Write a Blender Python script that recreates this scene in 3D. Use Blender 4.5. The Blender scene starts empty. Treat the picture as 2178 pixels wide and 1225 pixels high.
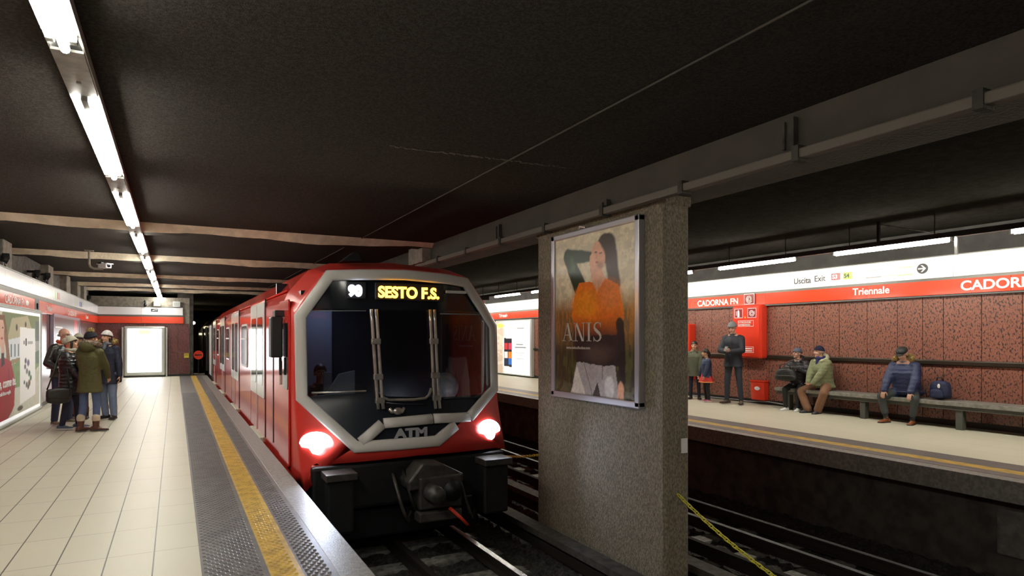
import bpy, math, random
from mathutils import Vector, Matrix, Euler
import numpy as np
random.seed(7)
S = bpy.context.scene
COL = S.collection

# ------------------------------------------------------------------ camera, world, exposure
cam_d = bpy.data.cameras.new('camera'); cam = bpy.data.objects.new('camera', cam_d); COL.objects.link(cam)
cam.location = (0, 0, 1.55)
cam.rotation_euler = (math.radians(90), 0, -math.radians(27.6257))
cam_d.sensor_width = 36.0; cam_d.lens = 1370.0 / 2178.0 * 36.0
cam_d.shift_y = (717 - 612.5) / 2178.0
cam_d.clip_end = 200; cam_d.clip_start = 0.05
S.camera = cam
wd = bpy.data.worlds.new('world'); S.world = wd; wd.use_nodes = True
wd.node_tree.nodes['Background'].inputs[0].default_value = (0.012, 0.012, 0.014, 1)
wd.node_tree.nodes['Background'].inputs[1].default_value = 0.3
S.view_settings.view_transform = 'Standard'
S.view_settings.look = 'None'
S.view_settings.exposure = 0.9
S.view_settings.gamma = 1.0
S.view_settings.use_curve_mapping = False
S.cycles.max_bounces = 8; S.cycles.diffuse_bounces = 3; S.cycles.glossy_bounces = 4
S.cycles.transparent_max_bounces = 8; S.cycles.sample_clamp_indirect = 4.0
S.cycles.caustics_reflective = False; S.cycles.caustics_refractive = False
TUBE = 28.0         # ceiling tubes over the near platform
TUBE_R = 66.0       # tubes over the far platform
BOX = 4.0           # end wall light box
HEAD = 8.0

# ------------------------------------------------------------------ materials
def new_mat(name):
    m = bpy.data.materials.new(name); m.use_nodes = True
    nt = m.node_tree; return m, nt, nt.nodes['Principled BSDF']
def N(nt, typ, **kw):
    n = nt.nodes.new(typ)
    for k, v in kw.items(): setattr(n, k, v)
    return n
def mat(name, col, rough=0.6, metal=0.0, em=None, es=0.0, noise=0.0, nscale=20.0, bump=0.0, bscale=60.0, spec=None, coat=0.0, col2=None, stretch=None, sheen=0.0):
    m, nt, b = new_mat(name)
    c4 = (*col, 1)
    b.inputs['Base Color'].default_value = c4
    b.inputs['Roughness'].default_value = rough
    b.inputs['Metallic'].default_value = metal
    if spec is not None: b.inputs['Specular IOR Level'].default_value = spec
    if coat: b.inputs['Coat Weight'].default_value = coat; b.inputs['Coat Roughness'].default_value = 0.06
    if sheen: b.inputs['Sheen Weight'].default_value = sheen
    if em is not None:
        b.inputs['Emission Color'].default_value = (*em, 1); b.inputs['Emission Strength'].default_value = es
    if noise or bump or col2:
        tc = N(nt, 'ShaderNodeTexCoord'); mp = N(nt, 'ShaderNodeMapping')
        nt.links.new(tc.outputs['Object'], mp.inputs[0])
        if stretch: mp.inputs['Scale'].default_value = stretch
    if noise or col2:
        n = N(nt, 'ShaderNodeTexNoise'); n.inputs['Scale'].default_value = nscale; n.inputs['Detail'].default_value = 5
        nt.links.new(mp.outputs[0], n.inputs[0])
        mx = N(nt, 'ShaderNodeMix', data_type='RGBA')
        c2 = col2 if col2 else tuple(x * (1 - noise) for x in col)
        mx.inputs[6].default_value = c4; mx.inputs[7].default_value = (*c2, 1)
        rp = N(nt, 'ShaderNodeMapRange'); rp.inputs[1].default_value = .38; rp.inputs[2].default_value = .62
        nt.links.new(n.outputs[0], rp.inputs[0]); nt.links.new(rp.outputs[0], mx.inputs[0])
        nt.links.new(mx.outputs[2], b.inputs['Base Color'])
    if bump:
        n2 = N(nt, 'ShaderNodeTexNoise'); n2.inputs['Scale'].default_value = bscale; n2.inputs['Detail'].default_value = 4
        nt.links.new(mp.outputs[0], n2.inputs[0])
        bp = N(nt, 'ShaderNodeBump'); bp.inputs['Strength'].default_value = bump; bp.inputs['Distance'].default_value = 0.02
        nt.links.new(n2.outputs[0], bp.inputs['Height']); nt.links.new(bp.outputs[0], b.inputs['Normal'])
    return m
def emis(name, col, strength):
    m, nt, b = new_mat(name)
    b.inputs['Base Color'].default_value = (0.8, 0.8, 0.8, 1)
    b.inputs['Emission Color'].default_value = (*col, 1); b.inputs['Emission Strength'].default_value = strength
    b.inputs['Roughness'].default_value = 0.4
    return m
def granite(name, base, dark, light, scale, stretch, rough, thr=(.50, .60)):
    m, nt, b = new_mat(name)
    tc = N(nt, 'ShaderNodeTexCoord'); mp = N(nt, 'ShaderNodeMapping'); mp.inputs['Scale'].default_value = stretch
    mp.inputs['Rotation'].default_value = (0.35, 0, 0)
    nt.links.new(tc.outputs['Object'], mp.inputs[0])
    n = N(nt, 'ShaderNodeTexNoise'); n.inputs['Scale'].default_value = scale; n.inputs['Detail'].default_value = 2.5; n.inputs['Roughness'].default_value = .55
    nt.links.new(mp.outputs[0], n.inputs[0])
    r = N(nt, 'ShaderNodeMapRange'); r.inputs[1].default_value = thr[0]; r.inputs[2].default_value = thr[1]
    nt.links.new(n.outputs[0], r.inputs[0])
    n2 = N(nt, 'ShaderNodeTexNoise'); n2.inputs['Scale'].default_value = scale * 3.1; n2.inputs['Detail'].default_value = 3
    nt.links.new(tc.outputs['Object'], n2.inputs[0])
    r2 = N(nt, 'ShaderNodeMapRange'); r2.inputs[1].default_value = .4; r2.inputs[2].default_value = .62
    nt.links.new(n2.outputs[0], r2.inputs[0])
    m1 = N(nt, 'ShaderNodeMix', data_type='RGBA'); m1.inputs[6].default_value = (*base, 1); m1.inputs[7].default_value = (*light, 1)
    nt.links.new(r2.outputs[0], m1.inputs[0])
    m2 = N(nt, 'ShaderNodeMix', data_type='RGBA'); m2.inputs[7].default_value = (*dark, 1)
    nt.links.new(r.outputs[0], m2.inputs[0]); nt.links.new(m1.outputs[2], m2.inputs[6])
    nt.links.new(m2.outputs[2], b.inputs['Base Color'])
    b.inputs['Roughness'].default_value = rough
    return m
def tiles(name, sx, sy, px, py, col, joint, rough):
    """rectangular tiles in the XY plane from world position: joints sx / sy apart with phases px / py"""
    m, nt, b = new_mat(name)
    tc = N(nt, 'ShaderNodeTexCoord'); sp = N(nt, 'ShaderNodeSeparateXYZ'); nt.links.new(tc.outputs['Object'], sp.inputs[0])
    outs = []; cells = []
    for ax, s, p, w in ((0, sx, px, .009), (1, sy, py, .008)):
        a = N(nt, 'ShaderNodeMath', operation='SUBTRACT'); nt.links.new(sp.outputs[ax], a.inputs[0]); a.inputs[1].default_value = p
        d = N(nt, 'ShaderNodeMath', operation='DIVIDE'); nt.links.new(a.outputs[0], d.inputs[0]); d.inputs[1].default_value = s
        fr = N(nt, 'ShaderNodeMath', operation='FRACT'); nt.links.new(d.outputs[0], fr.inputs[0])
        fl = N(nt, 'ShaderNodeMath', operation='FLOOR'); nt.links.new(d.outputs[0], fl.inputs[0]); cells.append(fl)
        c = N(nt, 'ShaderNodeMath', operation='LESS_THAN'); nt.links.new(fr.outputs[0], c.inputs[0]); c.inputs[1].default_value = w / s
        outs.append(c)
    w2 = N(nt, 'ShaderNodeMath', operation='MULTIPLY'); nt.links.new(outs[1].outputs[0], w2.inputs[0]); w2.inputs[1].default_value = .55
    mx = N(nt, 'ShaderNodeMath', operation='MAXIMUM'); nt.links.new(outs[0].outputs[0], mx.inputs[0]); nt.links.new(w2.outputs[0], mx.inputs[1])
    cb = N(nt, 'ShaderNodeCombineXYZ'); nt.links.new(cells[0].outputs[0], cb.inputs[0]); nt.links.new(cells[1].outputs[0], cb.inputs[1])
    wn = N(nt, 'ShaderNodeTexWhiteNoise'); nt.links.new(cb.outputs[0], wn.inputs[0])
    ns = N(nt, 'ShaderNodeTexNoise'); ns.inputs['Scale'].default_value = .8; ns.inputs['Detail'].default_value = 3; nt.links.new(tc.outputs['Object'], ns.inputs[0])
    ad = N(nt, 'ShaderNodeMath', operation='MULTIPLY_ADD'); nt.links.new(wn.outputs[0], ad.inputs[0]); ad.inputs[1].default_value = .35; nt.links.new(ns.outputs[0], ad.inputs[2])
    m1 = N(nt, 'ShaderNodeMix', data_type='RGBA'); m1.inputs[6].default_value = (*col, 1); m1.inputs[7].default_value = (*[x * .9 for x in col], 1)
    nt.links.new(ad.outputs[0], m1.inputs[0])
    m2 = N(nt, 'ShaderNodeMix', data_type='RGBA'); nt.links.new(mx.outputs[0], m2.inputs[0]); nt.links.new(m1.outputs[2], m2.inputs[6]); m2.inputs[7].default_value = (*joint, 1)
    nt.links.new(m2.outputs[2], b.inputs['Base Color'])
    rr = N(nt, 'ShaderNodeMapRange'); rr.inputs[1].default_value = .3; rr.inputs[2].default_value = .75; rr.inputs[3].default_value = rough * .75; rr.inputs[4].default_value = rough * 1.35
    nt.links.new(ns.outputs[0], rr.inputs[0]); b.inputs['Roughness'].default_value = rough; b.inputs['Specular IOR Level'].default_value = .35
    return m
def painted(name, rough=0.35, em=0.0):
    m, nt, b = new_mat(name)
    a = N(nt, 'ShaderNodeAttribute', attribute_name='Col')
    nt.links.new(a.outputs[0], b.inputs['Base Color']); b.inputs['Roughness'].default_value = rough
    if em:
        nt.links.new(a.outputs[0], b.inputs['Emission Color']); b.inputs['Emission Strength'].default_value = em; b.inputs['Specular IOR Level'].default_value = .2
    return m

M = {}
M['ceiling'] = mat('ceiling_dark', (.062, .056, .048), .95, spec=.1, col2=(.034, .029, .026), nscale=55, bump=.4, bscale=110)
M['ceiling_far_dark'] = mat('ceiling_far_dark', (.026, .0245, .022), 1.0, spec=0.0, col2=(.019, .018, .016), nscale=10, bump=.4, bscale=45)  # far hall ceiling, a darker tone than the near one
M['beam_pale'] = mat('beam_pale_plaster', (.85, .76, .60), .9, col2=(.66, .58, .45), nscale=5, bump=.4, bscale=25)
M['concrete'] = mat('concrete_grey', (.16, .15, .135), .85, col2=(.09, .085, .08), nscale=8, bump=.4)
M['wall_upper'] = mat('wall_upper_grey', (.05, .048, .045), .85, noise=.3, nscale=3)
M['concrete_pale'] = mat('concrete_pale', (.34, .31, .26), .85, noise=.35, nscale=9, bump=.3)
M['concrete_dark'] = mat('concrete_dark', (.075, .068, .058), .9, col2=(.035, .032, .028), nscale=5, bump=.4, bscale=30)
M['girder'] = mat('girder_concrete', (.075, .066, .053), .85, col2=(.062, .055, .044), nscale=3, bump=.3, bscale=30)
M['conduit'] = mat('conduit_grey', (.14, .125, .10), .7)
M['pillar'] = mat('pillar_pebbledash', (.28, .245, .175), .8, col2=(.14, .12, .085), nscale=55, bump=.7, bscale=70, stretch=(1, 1, .55))
M['tile'] = tiles('floor_tile_cream', .2918, .69, .1557, 5.32, (.60, .57, .45), (.07, .06, .045), .42)
M['tile_r'] = tiles('floor_tile_cream_far', .60, 1.19, 9.05, 5.0, (.64, .61, .49), (.42, .39, .31), .4)
M['rubber'] = mat('rubber_grey', (.135, .125, .125), .42, noise=.3, nscale=6)
M['yellow'] = mat('rubber_yellow', (.58, .37, .06), .42, noise=.35, nscale=9)
M['kerb'] = mat('kerb_stone', (.24, .235, .22), .40, col2=(.15, .145, .13), nscale=26, bump=.15, bscale=80)
M['granite_l'] = granite('granite_magenta', (.15, .045, .045), (.045, .018, .020), (.24, .085, .08), 38, (1, 1, 1), .22)
M['granite_r'] = granite('granite_salmon', (.24, .092, .066), (.055, .042, .040), (.30, .135, .10), 27, (1, 1.3, .8), .22, thr=(.51, .63))
M['band_white'] = mat('band_white_enamel', (.86, .88, .92), .2, coat=.15)
M['band_red'] = mat('band_red_enamel', (.78, .065, .022), .2, coat=.15)
M['band_trim'] = mat('band_trim_grey', (.13, .13, .12), .4, metal=.5)
M['letter_white'] = mat('letter_white', (.85, .85, .85), .3)
M['letter_dark'] = mat('letter_dark', (.05, .05, .055), .4)
M['letter_grey'] = mat('letter_grey', (.35, .36, .38), .4)
M['alu'] = mat('aluminium', (.55, .56, .55), .3, metal=.85)
M['alu_lt'] = mat('frame_silver', (.52, .55, .52), .35, metal=.4)
M['black'] = mat('black_plastic', (.015, .015, .016), .4)
M['bronze'] = mat('dark_bronze', (.05, .04, .03), .35, metal=.6)
M['red_cab'] = mat('cabinet_red', (.74, .045, .018), .25, coat=.4)
M['maroon'] = mat('sign_maroon', (.28, .02, .022), .3)
M['green_lime'] = mat('sign_lime', (.45, .72, .12), .4)
M['blue'] = mat('sign_blue', (.06, .12, .5), .4)
M['bench'] = mat('bench_stone', (.27, .265, .24), .4, noise=.35, nscale=15)
M['bench_leg'] = mat('bench_leg', (.08, .083, .072), .6)
M['lamp_body'] = mat('lamp_body', (.5, .5, .48), .45)
M['lamp_plate'] = mat('lamp_plate_grey', (.42, .41, .39), .5, noise=.3, nscale=12)
M['tube'] = emis('lamp_tube', (1, .97, .86), TUBE)
M['tube_r'] = emis('lamp_tube_far', (1, .94, .80), TUBE_R)
M['tube_clip'] = mat('tube_socket', (.25, .25, .22), .5)
M['rail_side'] = mat('rail_rust', (.022, .018, .015), .9, spec=.15)
M['rail_top'] = mat('rail_polished', (.62, .62, .62), .22, metal=1.0)
M['sleeper'] = mat('sleeper_concrete', (.25, .24, .215), .9, noise=.55, nscale=12, bump=.4)
M['ballast'] = mat('ballast_stone', (.05, .045, .037), .95, col2=(.012, .011, .010), nscale=22, bump=1.0, bscale=60)
M['chain'] = mat('chain_yellow', (.55, .50, .02), .45)
M['shelf'] = mat('third_rail_cover', (.075, .068, .058), .8, spec=.2, noise=.4, nscale=10)
# train
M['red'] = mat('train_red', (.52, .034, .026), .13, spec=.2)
M['red_front'] = mat('train_red_front', (.55, .035, .026), .30)
M['white_door'] = mat('train_white', (.62, .63, .60), .16)
M['frame_grey'] = mat('train_frame_grey', (.50, .49, .46), .38)
M['glass_dark'] = mat('train_dark_glass', (.008, .010, .014), .08, spec=.4)
M['panel_dark'] = mat('train_dark_panel', (.014, .017, .024), .25, spec=.3)
M['under'] = mat('train_underframe', (.010, .010, .012), .55, metal=.3, noise=.4, nscale=12)
M['coupler'] = mat('coupler_steel', (.075, .07, .062), .5, metal=.5, noise=.4, nscale=14)
M['steel'] = mat('steel_post', (.52, .50, .46), .3, metal=.7, noise=.3, nscale=8)
M['headlamp'] = emis('headlamp_lens', (.84, .90, 1), HEAD)
M['led_amber'] = emis('led_amber', (1, .42, .02), 7.0)
M['led_white'] = emis('led_white', (.75, .82, 1), 12.0)
M['sill'] = mat('door_step', (.42, .46, .34), .4)
M['hose_red'] = mat('hose_red', (.75, .06, .03), .4, em=(.8, .06, .03), es=0.0)
M['cab_grey'] = mat('cab_lining', (.14, .15, .18), .6)
def glass(name, tint, op):
    m = bpy.data.materials.new(name); m.use_nodes = True; nt = m.node_tree
    for n in list(nt.nodes): nt.nodes.remove(n)
    o = N(nt, 'ShaderNodeOutputMaterial'); mx = N(nt, 'ShaderNodeMixShader'); t = N(nt, 'ShaderNodeBsdfTransparent'); g = N(nt, 'ShaderNodeBsdfGlossy')
    t.inputs[0].default_value = (*tint, 1); g.inputs['Roughness'].default_value = .02
    f = N(nt, 'ShaderNodeFresnel'); f.inputs[0].default_value = 1.5
    a = N(nt, 'ShaderNodeMath', operation='MAXIMUM'); nt.links.new(f.outputs[0], a.inputs[0]); a.inputs[1].default_value = op
    nt.links.new(a.outputs[0], mx.inputs[0]); nt.links.new(t.outputs[0], mx.inputs[1]); nt.links.new(g.outputs[0], mx.inputs[2]); nt.links.new(mx.outputs[0], o.inputs[0])
    return m
M['windscreen'] = glass('windscreen_glass', (.55, .6, .68), .05)

# ------------------------------------------------------------------ mesh helpers
class MB:
    def __init__(s): s.v = []; s.f = []; s.m = []
    def add(s, vs, fs, mi=0):
        o = len(s.v); s.v += [tuple(v) for v in vs]
        for f in fs: s.f.append(tuple(i + o for i in f)); s.m.append(mi)
        return s
    def box(s, x0, x1, y0, y1, z0, z1, mi=0):
        vs = [(x, y, z) for z in (z0, z1) for y in (y0, y1) for x in (x0, x1)]
        return s.add(vs, [(0, 2, 3, 1), (4, 5, 7, 6), (0, 1, 5, 4), (2, 6, 7, 3), (0, 4, 6, 2), (1, 3, 7, 5)], mi)
    def obox(s, c, R, hx, hy, hz, mi=0):
        vs = [Vector(c) + R @ Vector((x, y, z)) for z in (-hz, hz) for y in (-hy, hy) for x in (-hx, hx)]
        return s.add(vs, [(0, 2, 3, 1), (4, 5, 7, 6), (0, 1, 5, 4), (2, 6, 7, 3), (0, 4, 6, 2), (1, 3, 7, 5)], mi)
    def loft(s, rings, caps=True, mi=0, closed=True):
        n = len(rings[0]); vs = [p for r in rings for p in r]; fs = []
        for i in range(len(rings) - 1):
            for j in range(n if closed else n - 1):
                k = (j + 1) % n; fs.append((i * n + j, i * n + k, (i + 1) * n + k, (i + 1) * n + j))
        if caps: fs.append(tuple(range(n))[::-1]); fs.append(tuple((len(rings) - 1) * n + j for j in range(n)))
        return s.add(vs, fs, mi)
    def tube(s, pts, r, n=8, mi=0, caps=True, sq=None):
        pts = [Vector(p) for p in pts]; rs = r if isinstance(r, (list, tuple)) else [r] * len(pts)
        rings = []; up = None
        for i, p in enumerate(pts):
            t = ((pts[min(i + 1, len(pts) - 1)] - p).normalized() + (p - pts[max(i - 1, 0)]).normalized())
            if t.length < 1e-6: t = Vector((0, 0, 1))
            t.normalize()
            if up is None:
                up = Vector((0, 0, 1)) if abs(t.z) < .9 else Vector((1, 0, 0))
            a = t.cross(up).normalized(); b = a.cross(t).normalized(); up = b
            ring = []
            for k in range(n):
                an = 2 * math.pi * k / n + (math.pi / n if sq else 0)
                ring.append(p + (a * math.cos(an) + b * math.sin(an)) * rs[i])
            rings.append(ring)
        return s.loft(rings, caps, mi)
    def prism(s, poly, axis, a0, a1, mi=0):
        def P(u, v, w): return {'x': (w, u, v), 'y': (u, w, v), 'z': (u, v, w)}[axis]
        return s.loft([[P(u, v, a0) for u, v in poly], [P(u, v, a1) for u, v in poly]], True, mi)
    def ell(s, c, r, R=None, n=14, m=9, mi=0):
        c = Vector(c); R = R or Matrix.Identity(3); rings = []
        for i in range(1, m):
            ph = math.pi * i / m
            rings.append([c + R @ Vector((r[0] * math.sin(ph) * math.cos(2 * math.pi * k / n), r[1] * math.sin(ph) * math.sin(2 * math.pi * k / n), -r[2] * math.cos(ph))) for k in range(n)])
        s.loft(rings, False, mi)
        o = len(s.v); s.v += [tuple(c + R @ Vector((0, 0, -r[2]))), tuple(c + R @ Vector((0, 0, r[2])))]
        b0 = o - n * (m - 1); b1 = o - n
        for k in range(n):
            k2 = (k + 1) % n
            s.f.append((o, b0 + k2, b0 + k)); s.m.append(mi); s.f.append((o + 1, b1 + k, b1 + k2)); s.m.append(mi)
        return s
    def cone(s, p0, r0, p1, r1, n=12, mi=0):
        """rounded cone: a limb segment with spherical ends"""
        p0 = Vector(p0); p1 = Vector(p1); d = p1 - p0
        if d.length < 1e-6: return s.ell(p0, (r0,) * 3, n=n, m=8, mi=mi)
        t = d.normalized(); up = Vector((0, 0, 1)) if abs(t.z) < .9 else Vector((1, 0, 0)); a = t.cross(up).normalized(); b = t.cross(a).normalized()
        rings = []
        for k in (85, 60, 35, 12): 
            ph = math.radians(k); rings.append((p0 - t * r0 * math.sin(ph), r0 * math.cos(ph)))
        rings.append((p0, r0)); rings.append((p1, r1))
        for k in (12, 35, 60, 85):
            ph = math.radians(k); rings.append((p1 + t * r1 * math.sin(ph), r1 * math.cos(ph)))
        return s.loft([[c + (a * math.cos(2 * math.pi * k / n) + b * math.sin(2 * math.pi * k / n)) * r for k in range(n)] for c, r in rings], True, mi)
    def build(s, name, mats, parent=None, smooth=False, bevel=0.0, loc=None, rz=0.0):
        me = bpy.data.meshes.new(name); me.from_pydata(s.v, [], s.f); me.update()
        if not isinstance(mats, (list, tuple)): mats = [mats]
        for m in mats: me.materials.append(m)
        if len(mats) > 1: me.polygons.foreach_set('material_index', s.m)
        import bmesh
        bm = bmesh.new(); bm.from_mesh(me); bmesh.ops.recalc_face_normals(bm, faces=bm.faces); bm.to_mesh(me); bm.free()
        if smooth: me.polygons.foreach_set('use_smooth', [True] * len(me.polygons))
        o = bpy.data.objects.new(name, me); COL.objects.link(o)
        if parent: o.parent = parent
        if loc: o.location = loc
        if rz: o.rotation_euler = (0, 0, rz)
        if bevel:
            b = o.modifiers.new('Bevel', 'BEVEL'); b.width = bevel; b.segments = 2; b.limit_method = 'ANGLE'
        return o
def tag(o, label, cat, group=None):
    o['label'] = label; o['category'] = cat
    if group: o['group'] = group
    return o
def struct(o): o['kind'] = 'structure'; return o
def empty(name, loc, rz=0.0, label=None, cat=None, group=None):
    o = bpy.data.objects.new(name, None); COL.objects.link(o); o.location = loc; o.rotation_euler = (0, 0, rz); o.empty_display_size = .1
    if label: tag(o, label, cat, group)
    return o
def copy_tree(o, parent=None):
    c = o.copy(); COL.objects.link(c); c.parent = parent
    for ch in list(o.children): copy_tree(ch, c)
    return c
def text(name, body, size, mw, material, parent=None, depth=0.004, align='LEFT', sx=1.0, bold=0.0, shear=0.0):
    """mw: 4x4 placing the text's XY plane; returns one mesh"""
    cu = bpy.data.curves.new(name, 'FONT'); cu.body = body; cu.size = size; cu.extrude = depth; cu.align_x = align; cu.offset = bold; cu.shear = shear
    o = bpy.data.objects.new(name, cu); COL.objects.link(o); dg = bpy.context.evaluated_depsgraph_get()
    me = bpy.data.meshes.new_from_object(o.evaluated_get(dg)); bpy.data.objects.remove(o)
    me.transform(Matrix.Diagonal((sx, 1, 1, 1))); me.transform(mw)
    me.materials.clear(); me.materials.append(material); me.name = name
    r = bpy.data.objects.new(name, me); COL.objects.link(r)
    if parent:
        r.parent = parent
        if parent.location.length or parent.rotation_euler.z:
            r.matrix_parent_inverse = parent.matrix_basis.inverted()
    return r
def wallR(y, z, x): # text on a wall that faces -X: reads towards -Y
    return Matrix(((0, 0, -1, x), (-1, 0, 0, y), (0, 1, 0, z), (0, 0, 0, 1)))
def wallL(y, z, x): # text on a wall that faces +X: reads towards +Y
    return Matrix(((0, 0, 1, x), (1, 0, 0, y), (0, 1, 0, z), (0, 0, 0, 1)))
def wallF(x, z, y): # faces -Y: reads towards +X
    return Matrix(((1, 0, 0, x), (0, 0, -1, y), (0, 1, 0, z), (0, 0, 0, 1)))

# ------------------------------------------------------------------ the setting
LY0, LY1 = -7.0, 29.0
XL, XR, ZC = -2.65, 12.08, 3.32
struct(MB().box(XL, .1557, LY0, LY1, -.25, 0).build('floor', M['tile']))
struct(MB().box(9.05, XR, LY0, 52, -.25, 0).build('floor', M['tile_r']))
# platform slabs and faces down to the track
struct(MB().box(.95, 1.157, LY0, LY1, -.22, 0).build('platform_kerb', M['kerb'], bevel=.006))
struct(MB().box(.1557, .95, LY0, LY1, -.25, -.012).box(.7, 1.02, LY0, LY1, -1.4, -.22).build('platform_slab', M['concrete_dark']))
struct(MB().box(7.98, 8.19, LY0, 52, -.24, 0).build('platform_kerb', M['kerb'], bevel=.006))
struct(MB().box(8.19, 9.05, LY0, 52, -.25, -.012).box(8.3, 8.6, LY0, 52, -1.4, -.24).build('platform_slab', M['concrete_dark']))
# studded rubber strips
def stud_strip(name, x0, x1, ya, yb, material, label, near):
    m = MB().box(x0, x1, ya, yb, -.012, .002)
    if near:
        p = .049; nrow = int((x1 - x0 - .02) / p); j = 0; y = near[0]
        while y < near[1]:
            for i in range(nrow):
                x = x0 + .03 + p * i + (p / 2 if j % 2 else 0)
                if x > x1 - .012: continue
                r, t = .014, .007
                m.add([(x - r, y - r, .002), (x + r, y - r, .002), (x + r, y + r, .002), (x - r, y + r, .002), (x - t, y - t, .008), (x + t, y - t, .008), (x + t, y + t, .008), (x - t, y + t, .008)],
                      [(0, 1, 5, 4), (1, 2, 6, 5), (2, 3, 7, 6), (3, 0, 4, 7), (4, 5, 6, 7)])
            y += p * .86; j += 1
    return tag(m.build(name, material), label, 'tactile strip')
stud_strip('tactile_strip', .1557, .551, LY0, LY1, M['rubber'], 'wide grey studded rubber strip beside the cream tiles of the near platform', (2.5, 20))
stud_strip('tactile_strip', .551, .748, LY0, LY1, M['yellow'], 'yellow studded warning strip along the near platform', (2.5, 20))
stud_strip('tactile_strip', .748, .95, LY0, LY1, M['rubber'], 'narrow grey studded rubber strip between yellow strip and near kerb', (2.5, 20))
stud_strip('tactile_strip', 8.19, 8.41, LY0, 52, M['rubber'], 'narrow grey rubber strip between kerb and yellow line of the far platform', None)
stud_strip('tactile_strip', 8.40, 8.63, LY0, 52, M['yellow'], 'yellow warning line along the far platform', None)
stud_strip('tactile_strip', 8.62, 9.05, LY0, 52, M['rubber'], 'wide grey rubber strip beside the tiles of the far platform', None)
# ceiling: near hall, central girder, far hall
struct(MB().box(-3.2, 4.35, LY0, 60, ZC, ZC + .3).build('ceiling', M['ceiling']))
struct(MB().box(4.35, 12.6, LY0, 60, 3.46, 3.8).build('ceiling', M['ceiling_far_dark']))
struct(MB().box(4.32, 5.0, LY0, 60, 3.0, 3.5).build('ceiling_girder', M['girder'], bevel=.01))
# transverse ribs under the near ceiling, with uneven pale lower arrises
for i, yb in enumerate((11.4, 15.9, 20.9, 24.6, 27.0)):
    rng = random.Random(i * 5 + 3); segs = 60; top = []; bot = []
    dz = .11 if i < 2 else .09
    bumpx = {0: (2.2, .9, .075), 1: (1.4, .5, .03)}.get(i, (0, .5, .01))
    for k in range(segs + 1):
        x = -3.0 + (4.32 + 3.0) * k / segs
        wob = .012 * math.sin(x * 2.1 + i) + .008 * math.sin(x * 5.3 + i * 2) + rng.uniform(-.004, .004)
        extra = bumpx[2] * math.exp(-((x - bumpx[0]) / bumpx[1]) ** 2)
        fade = 1.0 if i else max(.5, 1 - max(0, (x - 3.0)) * .25)
        top.append((x, yb, ZC - dz * .15 + extra)); bot.append((x, yb, ZC - dz * fade * 1.1 + wob - extra * .25))
    m = MB()
    for k in range(segs):
        a, b_, c_, d = top[k], top[k + 1], bot[k + 1], bot[k]
        A = lambda p, dy, z=None: (p[0], p[1] + dy, p[2] if z is None else z)
        m.add([A(d, .13), A(c_, .13), A(b_, 0, ZC + .01), A(a, 0, ZC + .01), A(d, .45), A(c_, .45), A(b_, .45, ZC + .01), A(a, .45, ZC + .01)], [(0, 1, 2, 3), (0, 4, 5, 1), (4, 7, 6, 5)])
    o = struct(m.build('ceiling_beam', [M['beam_pale'], M['ceiling']]))
    for p in o.data.polygons: p.material_index = 0 if abs(p.normal.y) > .3 and p.center.y < yb + .2 else 1
struct(MB().box(4.15, 4.36, 11.6, 12.4, 2.98, 3.3).build('ceiling_beam', M['concrete_pale']))
# rough pale crack across the ceiling
m = MB(); rr = random.Random(4); px_ = 1.75
while px_ < 3.6:
    y = 5.80 - (px_ - 1.8) * .06 + rr.uniform(-.02, .02); w = rr.uniform(.008, .03) * math.exp(-((px_ - 2.5) / .8) ** 2) + .004
    l = rr.uniform(.02, .06)
    m.add([(px_, y - w, ZC - .003), (px_ + l, y - w * .7, ZC - .003), (px_ + l * .9, y + w, ZC - .003), (px_ + l * .2, y + w * .8, ZC - .003), (px_ + l / 2, y, ZC + .01)], [(0, 1, 2, 3), (0, 1, 4), (1, 2, 4), (2, 3, 4), (3, 0, 4)])
    px_ += l * .8
struct(m.build('ceiling_crack', M['concrete']))

# left wall
wl = MB().box(XL - .5, XL, LY0, LY1, 0, 2.08)
y = LY0
joints = [LY0]
while joints[-1] < LY1: joints.append(joints[-1] + .86)
def slabs(joints, z0, z1, x, th, face, gap=.004):
    m = MB()
    for a, b_ in zip(joints[:-1], joints[1:]):
        if face > 0: m.box(x - th, x, a + gap, b_ - gap, z0, z1)
        else: m.box(x, x + th, a + gap, b_ - gap, z0, z1)
    return m
struct(MB().box(XL - .5, XL - .02, LY0, LY1, 0, 2.8).box(XL - .5, -2.9, LY0, LY1, 2.8, ZC + .1).build('wall_left', M['concrete']))
sl = slabs(joints, .08, .8, XL, .03, 1); sl2 = slabs(joints, .815, 2.09, XL, .03, 1); sl.add(sl2.v, sl2.f)
struct(sl.build('wall_left_cladding', M['granite_l']))
struct(MB().box(XL - .02, XL + .012, LY0, LY1, 0, .08).build('baseboard_left', M['black']))
struct(MB().box(XL - .02, XL + .004, LY0, LY1, .8, .815).build('trim_1', M['alu']))
# pilasters above the left band
for i, yy in enumerate((14.9, 19.6, 22.6, 24.9, 26.6)):
    struct(MB().box(-2.92, -2.74, yy - .35, yy + .35, 2.78, ZC + .02).build('pilaster', M['concrete_pale'], bevel=.02))
# end wall
struct(MB().box(XL - .5, .52, LY1, LY1 + .5, 0, 3.12).build('wall_end', M['concrete_pale']))
ej = [-2.65, -1.9, -1.05, -.2, .1, .5]
m = MB()
for a, b_ in zip(ej[:-1], ej[1:]): m.box(a + .006, b_ - .006, LY1 - .03, LY1, .08, .93); m.box(a + .006, b_ - .006, LY1 - .03, LY1, .945, 2.08)
struct(m.build('wall_end_cladding', M['granite_l']))
struct(MB().box(XL, .52, LY1 - .03, LY1, 0, .08).build('baseboard_end', M['black']))
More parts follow.
